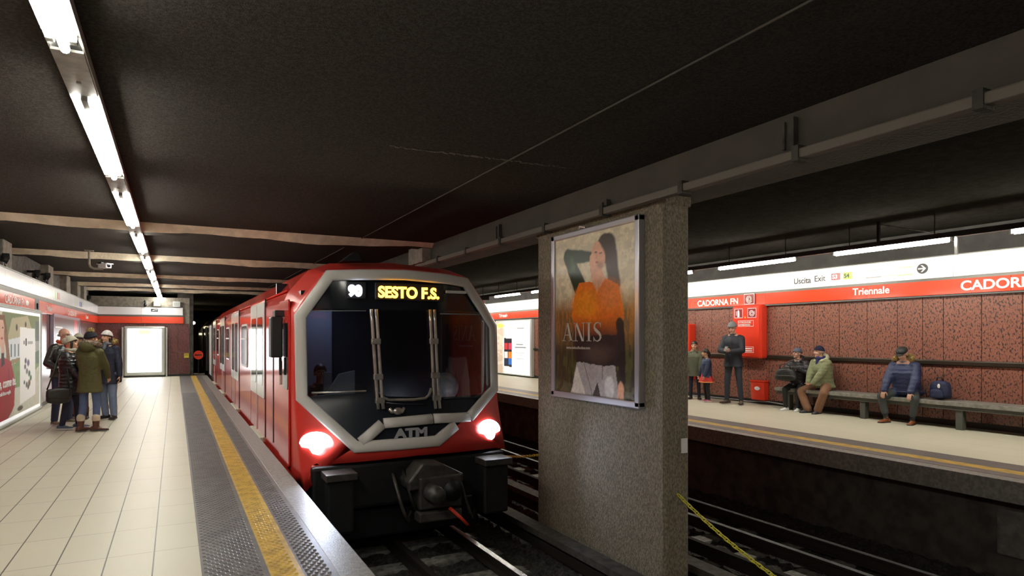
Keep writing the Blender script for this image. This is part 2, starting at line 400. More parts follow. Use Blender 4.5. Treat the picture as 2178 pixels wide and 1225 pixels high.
# tunnel beyond the end wall and around the tracks
struct(MB().box(.52, .66, LY1, 60, -1.4, ZC).box(.1, .66, LY1 + .02, LY1 + .5, -1.4, ZC).build('wall_tunnel', M['concrete_dark']))
struct(MB().box(-.5, 13, 59.8, 60.2, -1.5, 3.6).build('wall_tunnel_end', M['concrete_dark']))
# wall behind the camera
struct(MB().box(-3.2, 12.6, LY0 - .3, LY0, -1.4, 3.6).build('wall_back', M['concrete']))
# right wall: irregular slabs
struct(MB().box(XR + .02, XR + .5, LY0, 52, 0, 2.4).build('wall_right', M['black']))
struct(MB().box(XR + .02, XR + .5, LY0, 52, 2.4, 3.5).build('wall_right_upper', M['wall_upper']))
rj = [4.2, 4.8, 5.37, 5.96, 6.57, 6.93, 7.39, 7.99, 8.59, 9.18, 9.77]
while rj[0] > LY0: rj.insert(0, rj[0] - .57)
while rj[-1] < 52: rj.append(rj[-1] + .59)
sr = slabs(rj, .10, 1.05, XR - .01, .03, -1, .0055); s2 = slabs(rj, 1.14, 2.30, XR - .01, .03, -1, .0055); sr.add(s2.v, s2.f)
struct(sr.build('wall_right_cladding', M['granite_r']))
struct(MB().box(XR - .012, XR + .02, LY0, 52, 0, .10).build('baseboard_right', M['black']))
tag(MB().box(XR - .06, XR + .01, LY0, 52, 1.06, 1.13).box(XR - .012, XR + .02, LY0, 52, 1.045, 1.145).build('wall_rail', M['bronze'], bevel=.006), 'dark bronze rail running along the salmon granite wall', 'rail')
# track bed
struct(MB().box(.9, 8.7, LY0, 60, -1.6, -1.3).build('ground', M['concrete_dark']))
gx, gy = np.arange(1.0, 8.35, .065), np.arange(1.0, 17.0, .065)
rs = np.random.RandomState(3); hh = rs.rand(len(gy), len(gx)) * .05 + rs.rand(len(gy), len(gx)) ** 6 * .04
m = MB()
vs = [(x + rs.rand() * .03, y_ + rs.rand() * .03, -1.215 + hh[j, i]) for j, y_ in enumerate(gy) for i, x in enumerate(gx)]
nx = len(gx); m.add(vs, [(j * nx + i, j * nx + i + 1, (j + 1) * nx + i + 1, (j + 1) * nx + i) for j in range(len(gy) - 1) for i in range(nx - 1)])
m.add([(1, 16.9, -1.18), (8.3, 16.9, -1.18), (8.3, 59, -1.18), (1, 59, -1.18)], [(0, 1, 2, 3)])
struct(m.build('ground_ballast', M['ballast']))

# ------------------------------------------------------------------ tracks
def rail(x, y0, y1, ztop, label, name='rail', polished=True):
    prof = [(-.06, 0), (-.06, .012), (-.012, .03), (-.012, .105), (-.035, .115), (-.035, .145), (.035, .145), (.035, .115), (.012, .105), (.012, .03), (.06, .012), (.06, 0)]
    m = MB().prism([(x + a, ztop - .145 + b) for a, b in prof], 'y', y0, y1)
    o = m.build(name, [M['rail_side'], M['rail_top']])
    for p in o.data.polygons:
        if polished and p.normal.z > .9 and p.center.z > ztop - .02: p.material_index = 1
    return tag(o, label, 'rail')
RY0 = -2.0
TCL, TCR = 2.56, 6.48
rail(TCL - .72, RY0, 58, -.98, 'running rail nearest the near platform, under the train')
rail(TCL + .72, RY0, 58, -.98, 'polished running rail emerging from under the train beside the pillar')
rail(TCL - .10, RY0, 58, -1.0, 'dull centre power rail in the track of the train', polished=False)
rail(5.76, RY0, 58, -.98, 'running rail of the far track on the pillar side', polished=False)
rail(7.15, RY0, 58, -.98, 'polished running rail of the far track nearest the far platform')
rail(TCR + .06, RY0, 58, -.98, 'shiny centre power rail in the empty far track')
for x, w in ((4.14, 'beside the train track and the pillar'), (4.98, 'beside the pillar on the side of the far track')):
    t = empty('power_rail', (x, 0, -1.15), 0, 'power rail under a cover board ' + w, 'rail')
    MB().box(-.03, .03, RY0, 58, 0, .16).build('conductor', M['rail_side'], t)
    MB().prism([(-.10, .27), (.10, .27), (.10, .19), (.085, .19), (.085, .25), (-.085, .25), (-.085, .19), (-.10, .19)], 'y', RY0, 58).build('cover_board', M['shelf'], t)
    for k in range(16):
        MB().box(.05, .085, 2 + k * 1.5, 2.08 + k * 1.5, 0, .25).build('bracket', M['rail_side'], t)
sp = MB().prism([(-1.12, 0), (1.12, 0), (1.12, .075), (.98, .10), (-.98, .10), (-1.12, .075)], 'y', -.12, .12)
s0 = sp.build('railway_sleeper', M['sleeper'], bevel=.008); s0.location = (TCL, 1.6, -1.252)
tag(s0, 'concrete sleeper half buried in ballast under the train track', 'sleeper', 'sleepers of the train track')
for k in range(1, 20):
    c = s0.copy(); COL.objects.link(c); c.location = (TCL + random.uniform(-.01, .01), 1.6 + k * .72, -1.252)
    c['label'] = 'concrete sleeper half buried in ballast under the train track'
for k in range(26):
    c = s0.copy(); COL.objects.link(c); c.location = (TCR + random.uniform(-.02, .02), 1.3 + k * .74, -1.252)
    c['label'] = 'concrete sleeper half buried in ballast under the far track'; c['group'] = 'sleepers of the far track'
# chain strung between the pillars
def chain(p0, p1, sag, label, n):
    m = MB(); p0 = Vector(p0); p1 = Vector(p1); L = (p1 - p0).length
    def P(t): q = p0.lerp(p1, t); q.z -= sag * 4 * t * (1 - t); return q
    for i in range(n):
        a = P(i / n); b_ = P((i + 1.45) / n); c_ = (a + b_) / 2; d = (b_ - a); hl = d.length / 2; d.normalize()
        side = d.cross(Vector((0, 0, 1))).normalized()
        if i % 2: side = d.cross(side).normalized()
        w = hl * .42; r = .0058; pts = []
        for k in range(13):
            an = 2 * math.pi * k / 12; ca, sa = math.cos(an), math.sin(an)
            pts.append(c_ + d * ((hl - w) * (1 if ca > 0.01 else -1 if ca < -.01 else 0) + w * ca) + side * (w * sa))
        m.tube(pts, r, 5, caps=False)
    return tag(m.build('chain', M['chain'], smooth=True), label, 'chain')
chain((4.57, 5.07, -.06), (4.57, .9, -.42), .42, 'yellow chain hanging from the front of the pillar towards the camera', 86)
chain((4.57, 7.66, -.06), (4.57, 13.4, -.06), .36, 'yellow chain hanging behind the pillar, between it and the train', 110)

# ------------------------------------------------------------------ pillars
def pillar(y0, y1, label):
    t = empty('pillar', (4.57, (y0 + y1) / 2, -1.3), 0); h = (y1 - y0) / 2; struct(t)
    MB().prism([(-.17, -h + .03), (-.14, -h), (.14, -h), (.17, -h + .03), (.17, h - .03), (.14, h), (-.14, h), (-.17, h - .03)], 'z', 0, 4.22).build('shaft', M['pillar'], t)
    MB().box(-.178, .178, -h - .008, h + .008, 4.20, 4.32).build('head', M['pillar'], t, bevel=.01)
    return t
pillar(5.07, 7.66, '')
pillar(13.4, 16.0, ''); pillar(21.7, 24.3, '')
# conduit along the girder's lower edge
t = empty('cable_conduit', (4.27, 0, 2.95), 0, 'long concrete-grey cable conduit along the lower edge of the ceiling girder', 'conduit')
MB().box(-.05, .05, -1, 40, -.03, .045).build('channel', M['conduit'], t, bevel=.012)
for k in range(14):
    yy = 2.1 + 1.27 * k
    MB().box(-.062, .06, yy - .03, yy + .03, -.05, .07).build('clamp', M['concrete_dark'], t)
for yy, h in ((3.45, .20), (5.9, .02), (8.6, .16)):
    MB().box(-.005, .045, yy - .025, yy + .025, .05, .12 + h).box(-.005, .02, yy + .06, yy + .08, .08, .1 + h).build('hanger', M['concrete_dark'], t)
tag(MB().tube([(2.95, -1, ZC - .008), (2.95, 30, ZC - .008)], .008, 6).build('ceiling_cable', M['girder']), 'thin cable running along the dark ceiling above the track', 'cable')

# ------------------------------------------------------------------ sign bands
def band(name, x0, x1, y0, y1, z0, z1, material, label, jl, depth_axis='x'):
    t = empty(name, ((x0 + x1) / 2, y0, z0), 0, label, 'sign band')
    m = MB(); g = .003
    for a, b_ in zip(jl[:-1], jl[1:]): m.box(x0 - t.location.x, x1 - t.location.x, a - y0 + g, b_ - y0 - g, 0, z1 - z0)
    m.build('panel', material, t, bevel=.004)
    return t
def steps(a, b_, s, off=0):
    r = [a]; k = math.ceil((a - off) / s + .01)
    while off + k * s < b_ - .05: r.append(off + k * s); k += 1
    return r + [b_]
bl = band('sign_band', XL, XL + .06, LY0, LY1 - .05, 2.085, 2.35, M['band_red'], 'red sign band with station names along the left wall', steps(LY0, LY1 - .05, 2.4, 16.8))
wlb = band('sign_band', XL, XL + .06, LY0, LY1 - .05, 2.44, 2.745, M['band_white'], 'white sign band above the red one along the left wall', steps(LY0, LY1 - .05, 1.2, 13.9))
br = band('sign_band', XR - .12, XR, LY0, 51, 2.30, 2.555, M['band_red'], 'red sign band with station names along the right wall', steps(LY0, 51, 2.44, 7.92))
wrb = band('sign_band', XR - .12, XR, LY0, 51, 2.60, 2.975, M['band_white'], 'white sign band with the exit sign along the right wall', steps(LY0, 51, 4.9, 6.35))
struct(MB().box(XL, XL + .045, LY0, LY1 - .04, 2.35, 2.44).box(XL, XL + .07, LY0, LY1 - .05, 2.742, 2.765).build('trim_2', M['band_trim']))
struct(MB().box(XR - .10, XR, LY0, 51, 2.27, 2.31).box(XR - .10, XR, LY0, 51, 2.55, 2.61).box(XR - .13, XR, LY0, 51, 2.973, 2.99).build('trim_3', M['band_trim']))
t = empty('sign_band', (-2.59, LY1 - .06, 2.09), 0, 'short red sign band across the end wall of the near platform', 'sign band')
MB().box(0, 1.43, -.03, .05, 0, .26).box(1.435, 2.90, -.03, .05, 0, .26).build('panel', M['band_red'], t, bevel=.004)
t2 = empty('sign_band', (-2.59, LY1 - .06, 2.42), 0, 'short white sign band with a pictogram on the end wall', 'sign band')
MB().box(0, 1.43, -.03, .05, 0, .30).box(1.435, 2.87, -.03, .05, 0, .30).build('panel', M['band_white'], t2, bevel=.004)
MB().box(1.76, 2.0, -.035, -.028, .13, .24).build('pictogram', M['letter_dark'], t2)
MB().prism([(1.78, .17), (1.86, .205), (1.98, .215), (1.98, .19), (1.9, .185), (1.85, .165)], 'y', -.039, -.034).build('pictogram_mark', M['letter_white'], t2)
struct(MB().box(-2.6, .32, LY1 - .08, LY1, 2.35, 2.42).box(-2.6, .32, LY1 - .10, LY1, 2.72, 2.745).build('trim_4', M['band_trim']))
# lettering
LW = M['letter_white']
xb = XR - .121
text('lettering', 'Triennale', .19, wallR(8.22, 2.385, xb), LW, br, sx=1.03, bold=.004)
text('lettering', 'CADORNA FN', .225, wallR(6.235, 2.355, xb), LW, br, sx=1.12, bold=.006)
text('lettering', 'CADORNA FN', .205, wallR(12.52, 2.345, xb), LW, br, sx=1.02, bold=.005)
text('lettering', 'Triennale', .19, wallR(24.0, 2.37, xb), LW, br, sx=1.05, bold=.006)
text('lettering', 'CADORNA FN', .205, wallR(29.0, 2.345, xb), LW, br, sx=1.1, bold=.004)
xw = XR - .121
text('lettering', 'Uscita', .175, wallR(9.60, 2.705, xw), M['letter_dark'], wrb, sx=.98, bold=.003)
text('lettering', 'Exit', .175, wallR(9.09, 2.72, xw), M['letter_dark'], wrb, sx=.98, bold=.002)
def plaque(y0, y1, z0, z1, material, parent, txt=None, tm=None, s=.12):
    o = MB().box(xw - .003, xw + .004, y1, y0, z0, z1).build('line_badge', material)
    o.parent = parent; o.matrix_parent_inverse = parent.matrix_basis.inverted()
    if txt: text('badge_lettering', txt, s, wallR(y0 - (y0 - y1) * .13, z0 + (z1 - z0) * .22, xw - .004), tm, parent, bold=.003)
plaque(8.69, 8.49, 2.715, 2.855, M['maroon'], wrb, 'S3', LW)
plaque(8.43, 8.23, 2.712, 2.855, M['green_lime'], wrb, 'S4', M['letter_dark'])
def strips(y0, y1, z0, z1, material):
    for (a, b_) in ((z0, z0 + .022), (z1 - .02, z1)):
        o = MB().box(xw - .003, xw + .004, y1, y0, a, b_).build('line_badge_edge', material); o.parent = wrb; o.matrix_parent_inverse = wrb.matrix_basis.inverted()
M['pale_grey'] = mat('sign_pale_grey', (.5, .52, .55), .4); M['pale_green'] = mat('sign_pale_green', (.45, .68, .35), .4)
strips(8.16, 7.98, 2.70, 2.83, M['pale_grey']); strips(7.94, 7.63, 2.695, 2.85, M['letter_grey']); strips(7.58, 7.38, 2.70, 2.85, M['pale_grey']); strips(7.33, 7.04, 2.69, 2.85, M['pale_green'])
m = MB(); cy, cz = 6.867, 2.787
m.prism([(cy + .098 * math.cos(a), cz + .092 * math.sin(a)) for a in [2 * math.pi * k / 28 for k in range(28)]], 'x', xw - .004, xw + .004)
o = m.build('arrow_disc', M['letter_dark']); o.parent = wrb; o.matrix_parent_inverse = wrb.matrix_basis.inverted()
m = MB()
m.prism([(cy + .075, cz + .012), (cy - .04, cz + .012), (cy - .04, cz - .012), (cy + .075, cz - .012)], 'x', xw - .008, xw - .003)
m.prism([(cy - .065, cz), (cy + .0, cz + .062), (cy + .028, cz + .062), (cy - .03, cz), (cy + .028, cz - .062), (cy, cz - .062)], 'x', xw - .008, xw - .003)
o = m.build('arrow', LW); o.parent = wrb; o.matrix_parent_inverse = wrb.matrix_basis.inverted()
# left wall lettering
xa = XL + .061
text('lettering', 'CADORNA FN', .20, wallL(13.85, 2.15, xa), LW, bl, sx=1.25, bold=.004)
m = MB(); m.ell((xa, 15.75, 2.225), (.004, .17, .05), n=16, m=8)
o = m.build('lettering_dot', LW); o.parent = bl; o.matrix_parent_inverse = bl.matrix_basis.inverted()
text('lettering', 'Triennale', .17, wallL(17.9, 2.16, xa), LW, bl, sx=1.1, bold=.004)
text('lettering', 'CADORNA FN', .20, wallL(21.2, 2.15, xa), LW, bl, sx=1.3, bold=.004)
text('lettering', 'Triennale', .16, wallL(25.2, 2.16, xa), LW, bl, sx=1.1, bold=.004)
def onleft(name, y0, y1, z0, z1, material, parent):
    o = MB().box(xa - .002, xa + .003, y0, y1, z0, z1).build(name, material); o.parent = parent; o.matrix_parent_inverse = parent.matrix_basis.inverted(); return o
onleft('line_badge', 19.45, 19.85, 2.50, 2.66, M['maroon'], wlb); onleft('line_badge_edge', 19.1, 19.3, 2.50, 2.66, M['pale_green'], wlb)
onleft('line_badge', 23.6, 23.85, 2.49, 2.64, M['blue'], wlb); onleft('line_badge', 23.95, 24.2, 2.49, 2.64, M['letter_dark'], wlb)
onleft('notice', 16.55, 17.0, 2.09, 2.35, M['letter_dark'], bl); onleft('notice_mark', 16.68, 16.86, 2.15, 2.27, LW, bl)
# hose spiral sign on the right red band, maroon with a white spiral
hs = empty('hose_sign', (xb, 10.80, 2.33), 0, 'maroon square fire hose sign with a white spiral on the far red band', 'sign')
MB().box(-.03, 0, -.155, .155, -.01, .235).build('plate', M['maroon'], hs)
MB().box(-.034, -.03, -.155, -.143, -.01, .235).box(-.034, -.03, .143, .155, -.01, .235).box(-.034, -.03, -.155, .155, -.01, 0).box(-.034, -.03, -.155, .155, .225, .235).build('plate_border', LW, hs)
pts = []
for k in range(61):
    a = k / 60 * 2 * math.pi * 2.6; r = .018 + .075 * k / 60
    pts.append((-.036, -r * math.cos(a + 2.0), .11 + r * math.sin(a + 2.0)))
MB().tube(pts, .0085, 6).build('spiral', LW, hs)

# ------------------------------------------------------------------ ceiling lamps
def near_lamp():
    t = empty('ceiling_lamp', (-.53, 1.87, 3.10))
    MB().prism([(-.085, .05), (-.06, .21), (.06, .21), (.085, .05), (.075, .05), (.055, .10), (-.055, .10), (-.075, .05)], 'y', 0, 3.19).build('housing', M['lamp_body'], t)
    for x in (-.052, .052):
        MB().tube([(x, .05, .028), (x, 2.22, .028)], .020, 10).build('tube', M['tube'], t, smooth=True)
    MB().tube([(0, .22, .020), (0, 2.37, .020)], .024, 10).build('tube', M['tube'], t, smooth=True)
    for (x, y0, y1) in ((-.052, 2.22, 2.27), (.052, 2.22, 2.27), (0, .0, .22), (0, 2.37, 2.41)):
        MB().box(x - .02, x + .02, y0, y1, .008, .11).build('socket', M['tube_clip'], t, bevel=.004)
    MB().box(-.078, .078, 2.44, 2.80, .035, .05).box(-.078, .078, 2.81, 3.19, .038, .053).box(-.012, .012, 2.92, 2.95, .025, .04).build('junction_plate', M['lamp_plate'], t)
    return t
order = ['nearest to the camera, running out of the picture', 'second', 'third', 'fourth', 'fifth', 'sixth', 'seventh', 'eighth', 'last, at the end wall']
L0 = near_lamp(); k0 = 0
tag(L0, 'lit ceiling lamp over the near platform, nearest and cut by the picture edge', 'ceiling lamp', 'ceiling lamps over the near platform')
for k in list(range(1, 9)) + [-1, -2]:
    c = copy_tree(L0); c.location = (-.53, 1.87 + 3.2 * k, 3.10)
    c['label'] = ('lit ceiling lamp over the near platform, %s of the row' % order[k]) if k > 0 else 'lit ceiling lamp of the near platform row, above and behind the camera'
def far_lamp():
    t = empty('hanging_lamp', (10.24, 5.50, 3.0))
    MB().box(-.05, .05, -.42, 2.28, .035, .115).build('housing', M['black'], t)
    MB().tube([(0, 0, 0), (0, 1.85, 0)], .032, 10).build('tube', M['tube_r'], t, smooth=True)
    for a in (-.05, 1.90): MB().box(-.02, .02, a - .02, a + .02, -.02, .06).build('socket', M['tube_clip'], t)
    for a in (.2, 1.6): MB().tube([(0, a, .1), (0, a, .46)], .008, 6).build('drop_rod', M['black'], t)
    return t
F0 = far_lamp(); tag(F0, 'lit tube lamp of the far platform, above the seated man in the blue coat', 'ceiling lamp', 'tube lamps over the far platform')
flab = {-1: 'lit tube lamp over the far platform, only its tip visible at the right picture edge', 1: 'lit tube lamp over the far platform, above the standing man with the phone', 2: 'tube lamp over the far platform, hidden by the pillar', 3: 'tube lamp over the far platform, behind the pillar', 4: 'tube lamp over the far platform, left of the hidden ones behind the pillar',
        5: 'lit short-looking tube lamp over the far platform, just left of the pillar', 6: 'lit tube lamp over the far platform, beside the train roof'}
for k in (-1, 1, 2, 3, 4, 5, 6, 7, 8, 9, 10, -2, -3):
    c = copy_tree(F0); c.location = (10.24, 5.50 + 2.70 * k, 3.0); c['label'] = flab.get(k, 'tube lamp of the far platform row, hidden or out of the picture')
# bracket near the first far lamp
t = empty('lamp_bracket', (10.33, 5.44, 3.0), 0, 'dark upright post with slanting wire beside the hanging tube lamp', 'bracket')
MB().box(-.02, .02, 1.18, 1.22, .10, .46).build('post', M['black'], t)
MB().tube([(0, 1.2, .42), (.02, .02, .06)], .008, 5).build('wire', M['alu'], t)
MB().box(-.015, .015, -.02, .02, -.22, .06).build('end_arm', M['alu'], t)

# ------------------------------------------------------------------ the train
XC = 2.56
def yf(x, z):
    return 7.75 - .25 * (1 - ((x - XC) / 1.36) ** 2) - .35 * max(0, min(1.3, (.85 - z) / .95)) ** 1.3
train = empty('metro_train', (XC, 7.75, -1.0), 0, 'red metro train with grey framed front arriving at the near platform', 'train')
def tp(o):
    o.parent = train; o.matrix_parent_inverse = train.matrix_basis.inverted(); return o
SEC = [(-1.30, -.38), (-1.36, -.20), (-1.36, 1.0), (-1.36, 1.98), (-1.30, 2.12), (-1.06, 2.40), (-.80, 2.50), (0, 2.55), (.80, 2.50), (1.06, 2.40), (1.30, 2.12), (1.36, 1.98), (1.36, 1.0), (1.36, -.20), (1.30, -.38), (0, -.38)]
def ring(sec, y): return [(XC + a, y, b) for a, b in sec]
# octagon centre line (relative x, z), from the frame of the cab front
OC = {'TL': (-.97, 2.265), 'TR': (.72, 2.245), 'RU': (1.17, 1.69), 'RL': (1.19, .87), 'J': (.75, .54), 'BL': (-.72, .29), 'LL': (-1.265, .85), 'LU': (-1.28, 1.79)}
# outer outline of the red front: same count as SEC
FO = [(-1.215, .11), (-1.31, -.16), (-1.34, .85), (-1.335, 1.82), (-1.26, 1.98), (-1.03, 2.31), (-.80, 2.345), (-.1, 2.375), (.62, 2.34), (.78, 2.31), (1.10, 1.93), (1.235, 1.70), (1.26, .87), (1.26, .10), (1.13, .13), (0.0, .15)]
def dens(poly, n=5):
    r = []
    for i, p in enumerate(poly):
        q = poly[(i + 1) % len(poly)]
        for k in range(n): t = k / n; r.append((p[0] + (q[0] - p[0]) * t, p[1] + (q[1] - p[1]) * t))
    return r
m = MB()
m.loft([ring(dens(SEC), y) for y in (24.95, 16, 8.9, 8.45)], False)
m.add(ring(dens(SEC), 24.95), [tuple(range(len(dens(SEC))))])
body = tp(m.build('car_body', M['red'], smooth=False))
# front shell from body section to front outline, then in to the octagon opening
OCT = [OC['BL'], OC['BL'], OC['LL'], OC['LU'], (-1.20, 1.90), OC['TL'], (-.6, 2.285), (-.1, 2.30), (.45, 2.275), OC['TR'], (1.02, 1.88), OC['RU'], OC['RL'], OC['J'], (.50, .42), (0.0, .29)]
FOf = dens(FO); OCf = dens(OCT)
def onS(poly, off=0.0, f=1.0): return [(XC + a * f, yf(XC + a, b) + off, b) for a, b in poly]
mid = [(a * .6 + c * .4, b * .6 + d * .4) for (a, b), (c, d) in zip(dens(SEC), FOf)]
m = MB().loft([ring(dens(SEC), 8.45), [(XC + a, 8.05, b) for a, b in mid], onS(FOf, .08, 1.0), onS([(a * .985, b) for a, b in FOf]), onS(OCf)], False)
tp(m.build('front_shell', M['red_front'], smooth=True))
# frame strokes
def stroke(poly, w, name, closed=False, th=.05):
    """raised rounded moulding following the cab front along a poly line"""
    pts = []
    n = len(poly)
    for i in range(n if closed else n - 1):
        p, q = poly[i], poly[(i + 1) % n]; k = max(2, int(math.dist(p, q) / .12))
        for j in range(k): t = j / k; pts.append((p[0] + (q[0] - p[0]) * t, p[1] + (q[1] - p[1]) * t))
    if not closed: pts.append(poly[-1])
    N_ = len(pts); rings = []
    for i, p in enumerate(pts):
        a = pts[(i - 1) % N_] if (closed or i > 0) else pts[i]; b_ = pts[(i + 1) % N_] if (closed or i < N_ - 1) else pts[i]
        d1 = Vector((p[0] - a[0], p[1] - a[1])); d2 = Vector((b_[0] - p[0], b_[1] - p[1]))
        if d1.length < 1e-6: d1 = d2
        if d2.length < 1e-6: d2 = d1
        d1.normalize(); d2.normalize(); t = (d1 + d2).normalized(); nrm = Vector((-t.y, t.x)); sc = 1 / max(.7, nrm.dot(Vector((-d1.y, d1.x))))
        r = []
        for u, hgt in ((-.5, -.03), (-.5, .55), (-.36, .9), (0, 1.0), (.36, .9), (.5, .55), (.5, -.03)):
            x = p[0] + nrm.x * u * w * sc; z = p[1] + nrm.y * u * w * sc
            r.append((XC + x, yf(XC + x, z) - th * hgt, z))
        rings.append(r)
    if closed: rings.append(rings[0])
    return tp(MB().loft(rings, not closed).build(name, M['frame_grey'], smooth=True))
stroke([OC['J'], OC['RL'], OC['RU'], OC['TR'], (.45, 2.275), (-.1, 2.30), (-.6, 2.285), OC['TL'], OC['LU'], OC['LL'], OC['BL'], (.25, .295), (.53, .46)], .125, 'front_frame')
stroke([OC['J'], (.24, .555)], .115, 'front_bar'); stroke([(.22, .555), (-.38, .535)], .115, 'front_bar'); stroke([(-.40, .53), (-.66, .335)], .115, 'front_bar')
# dark panels and glass inside the octagon
def patch(poly, name, material, off, nx=14, nz=10):
    xs = [p[0] for p in poly]; x0, x1 = min(xs), max(xs)
    def span(x):
        zs = []
        for i in range(len(poly)):
            p, q = poly[i], poly[(i + 1) % len(poly)]
            if (p[0] - x) * (q[0] - x) <= 0 and abs(p[0] - q[0]) > 1e-9:
                t = (x - p[0]) / (q[0] - p[0]); zs.append(p[1] + t * (q[1] - p[1]))
        return min(zs), max(zs)
    xx = sorted(set([x0 + 1e-4, x1 - 1e-4] + [p[0] for p in poly if x0 + 1e-3 < p[0] < x1 - 1e-3] + [x0 + (x1 - x0) * k / nx for k in range(1, nx)]))
    rows = []
    for x in xx:
        a, b_ = span(x); rows.append([(XC + x, yf(XC + x, a + (b_ - a) * k / nz) + off, a + (b_ - a) * k / nz) for k in range(nz + 1)])
    return tp(MB().loft(rows, False, closed=False).build(name, material, smooth=True))
patch([(-1.26, 1.86), (-1.20, 1.88), (-.97, 2.26), (-.1, 2.30), (.72, 2.24), (1.05, 1.86)], 'header_panel', M['glass_dark'], .02)
patch([(-1.26, .85), (-.72, .29), (.3, .29), (.5, .42), (.75, .54), (1.19, .80), (1.19, .80), (.36, .80), (-.3, .84), (-.5, .90)], 'lower_panel', M['panel_dark'], .02)
patch([(-1.27, .88), (-.47, .90), (-.47, 1.88), (-1.27, 1.88)], 'windscreen', M['windscreen'], .015)
patch([(-.46, .80), (.26, .78), (.26, 1.88), (-.46, 1.88)], 'windscreen', M['windscreen'], .015)
patch([(.27, .78), (1.18, .78), (1.17, 1.70), (1.05, 1.88), (.27, 1.88)], 'windscreen', M['windscreen'], .015)
# thin bright sills under the panes, steel posts, door outline
def wire(pts, r, name, material, off=-.012):
    return tp(MB().tube([(XC + a, yf(XC + a, b) + off, b) for a, b in pts], r, 8).build(name, material, smooth=True))
wire([(-1.16, .905), (-.85, .91), (-.56, .915)], .010, 'pane_sill', M['steel']); wire([(.40, .785), (.75, .775), (1.08, .765)], .010, 'pane_sill', M['panel_dark'])
wire([(-1.16, 1.855), (-.56, 1.86)], .006, 'pane_sill', M['cab_grey']); wire([(.36, 1.84), (.98, 1.845)], .006, 'pane_sill', M['cab_grey'])
for a, b_ in (((-.475, 1.88), (-.40, .70)), ((.25, 1.89), (.31, .67))):
    for s_ in (-.028, .028):
        k = [(a[0] + (b_[0] - a[0]) * t + s_, a[1] + (b_[1] - a[1]) * t) for t in [i / 8 for i in range(9)]]
        wire(k, .021, 'steel_post', M['steel'], -.02)
    for zz in (1.5, 1.08, .80):
        t = (a[1] - zz) / (a[1] - b_[1]); x = a[0] + (b_[0] - a[0]) * t
        tp(MB().box(XC + x - .055, XC + x + .055, yf(XC + x, zz) - .05, yf(XC + x, zz), zz - .035, zz + .035).build('post_clamp', M['steel'], bevel=.01))
wire([(-.40, .90), (-.36, .83), (-.30, .80), (0, .79), (.16, .80), (.21, .84), (.24, .92)], .018, 'door_arc', M['steel'])
wire([(-.30, .70), (-.27, .66), (-.15, .655), (-.12, .70)], .022, 'wiper_hub', M['steel']); wire([(-.34, .77), (-.1, .74), (.16, .73)], .010, 'wiper', M['panel_dark'], -.03)
tp(MB().ell((XC - .20, yf(XC - .2, .68) - .02, .665), (.06, .03, .045)).build('wiper_motor', M['steel'], smooth=True))
# text panels
ledm = Matrix.Identity(4)
tp(MB().box(XC - .46, XC + .41, 7.505, 7.53, 1.99, 2.20).build('destination_display', M['black'], bevel=.01))
text('destination_lettering', 'SESTO F.S.', .185, wallF(XC - .425, 2.025, 7.50), M['led_amber'], None, sx=.93, bold=.006).name = 'destination_lettering'
tp(bpy.data.objects['destination_lettering'])
tp(MB().box(XC - .78, XC - .56, 7.54, 7.57, 2.0, 2.20).build('number_display', M['black'], bevel=.008))
text('number_lettering', '90', .16, wallF(XC - .765, 2.04, 7.537), M['led_white'], None, sx=.95, bold=.012); tp(bpy.data.objects['number_lettering'])
text('maker_lettering', 'ATM', .145, wallF(XC - .27, .365, yf(XC - .1, .4) - .035), M['letter_grey'], None, sx=1.35, bold=.008); tp(bpy.data.objects['maker_lettering'])
tp(MB().box(XC + .44, XC + .72, 7.50, 7.56, 2.10, 2.135).build('marker_lamp', M['frame_grey'], bevel=.01))
# head lamps: fan-shaped clusters with a spot inside each
for sx_, cx, cz in ((-1, -1.135, .345), (1, 1.03, .36)):
    m = MB(); prof = []
    for k in range(17):
        a = math.pi * k / 16; prof.append((.175 * math.cos(a), .125 * math.sin(a)))
    prof += [(-.16, -.035), (-.085, -.05), (-.05, -.11), (.0, -.125), (.045, -.105), (.08, -.05), (.16, -.03)]
    r0 = [(XC + cx + a, yf(XC + cx + a, cz + b) + .01, cz + b) for a, b in prof]
    r1 = [(XC + cx + a * .97, yf(XC + cx + a, cz + b) - .03, cz + b * .97) for a, b in prof]
    r2 = [(XC + cx + a * .6, yf(XC + cx + a, cz + b) - .055, cz + b * .6) for a, b in prof]
    r3 = [(XC + cx + a * .1, yf(XC + cx + a, cz + b) - .06, cz + b * .1) for a, b in prof]
    hl = tp(m.loft([r0, r1, r2, r3]).build('head_lamp', M['headlamp'], smooth=True))
    ld = bpy.data.lights.new('head_lamp_beam', 'SPOT'); ld.energy = 22; ld.color = (.70, .79, 1); ld.spot_size = math.radians(125); ld.spot_blend = .8; ld.shadow_soft_size = .08
    lo = bpy.data.objects.new('head_lamp_beam', ld); COL.objects.link(lo)
    lo.location = (XC + cx, 7.20, cz); lo.rotation_euler = (math.radians(72), 0, 0)
    # rotation (72deg about X) looks along -Z tilted; point it down the track towards -Y
    lo.rotation_euler = Vector((0, -1, -.22)).to_track_quat('-Z', 'Y').to_euler(); tp(lo)
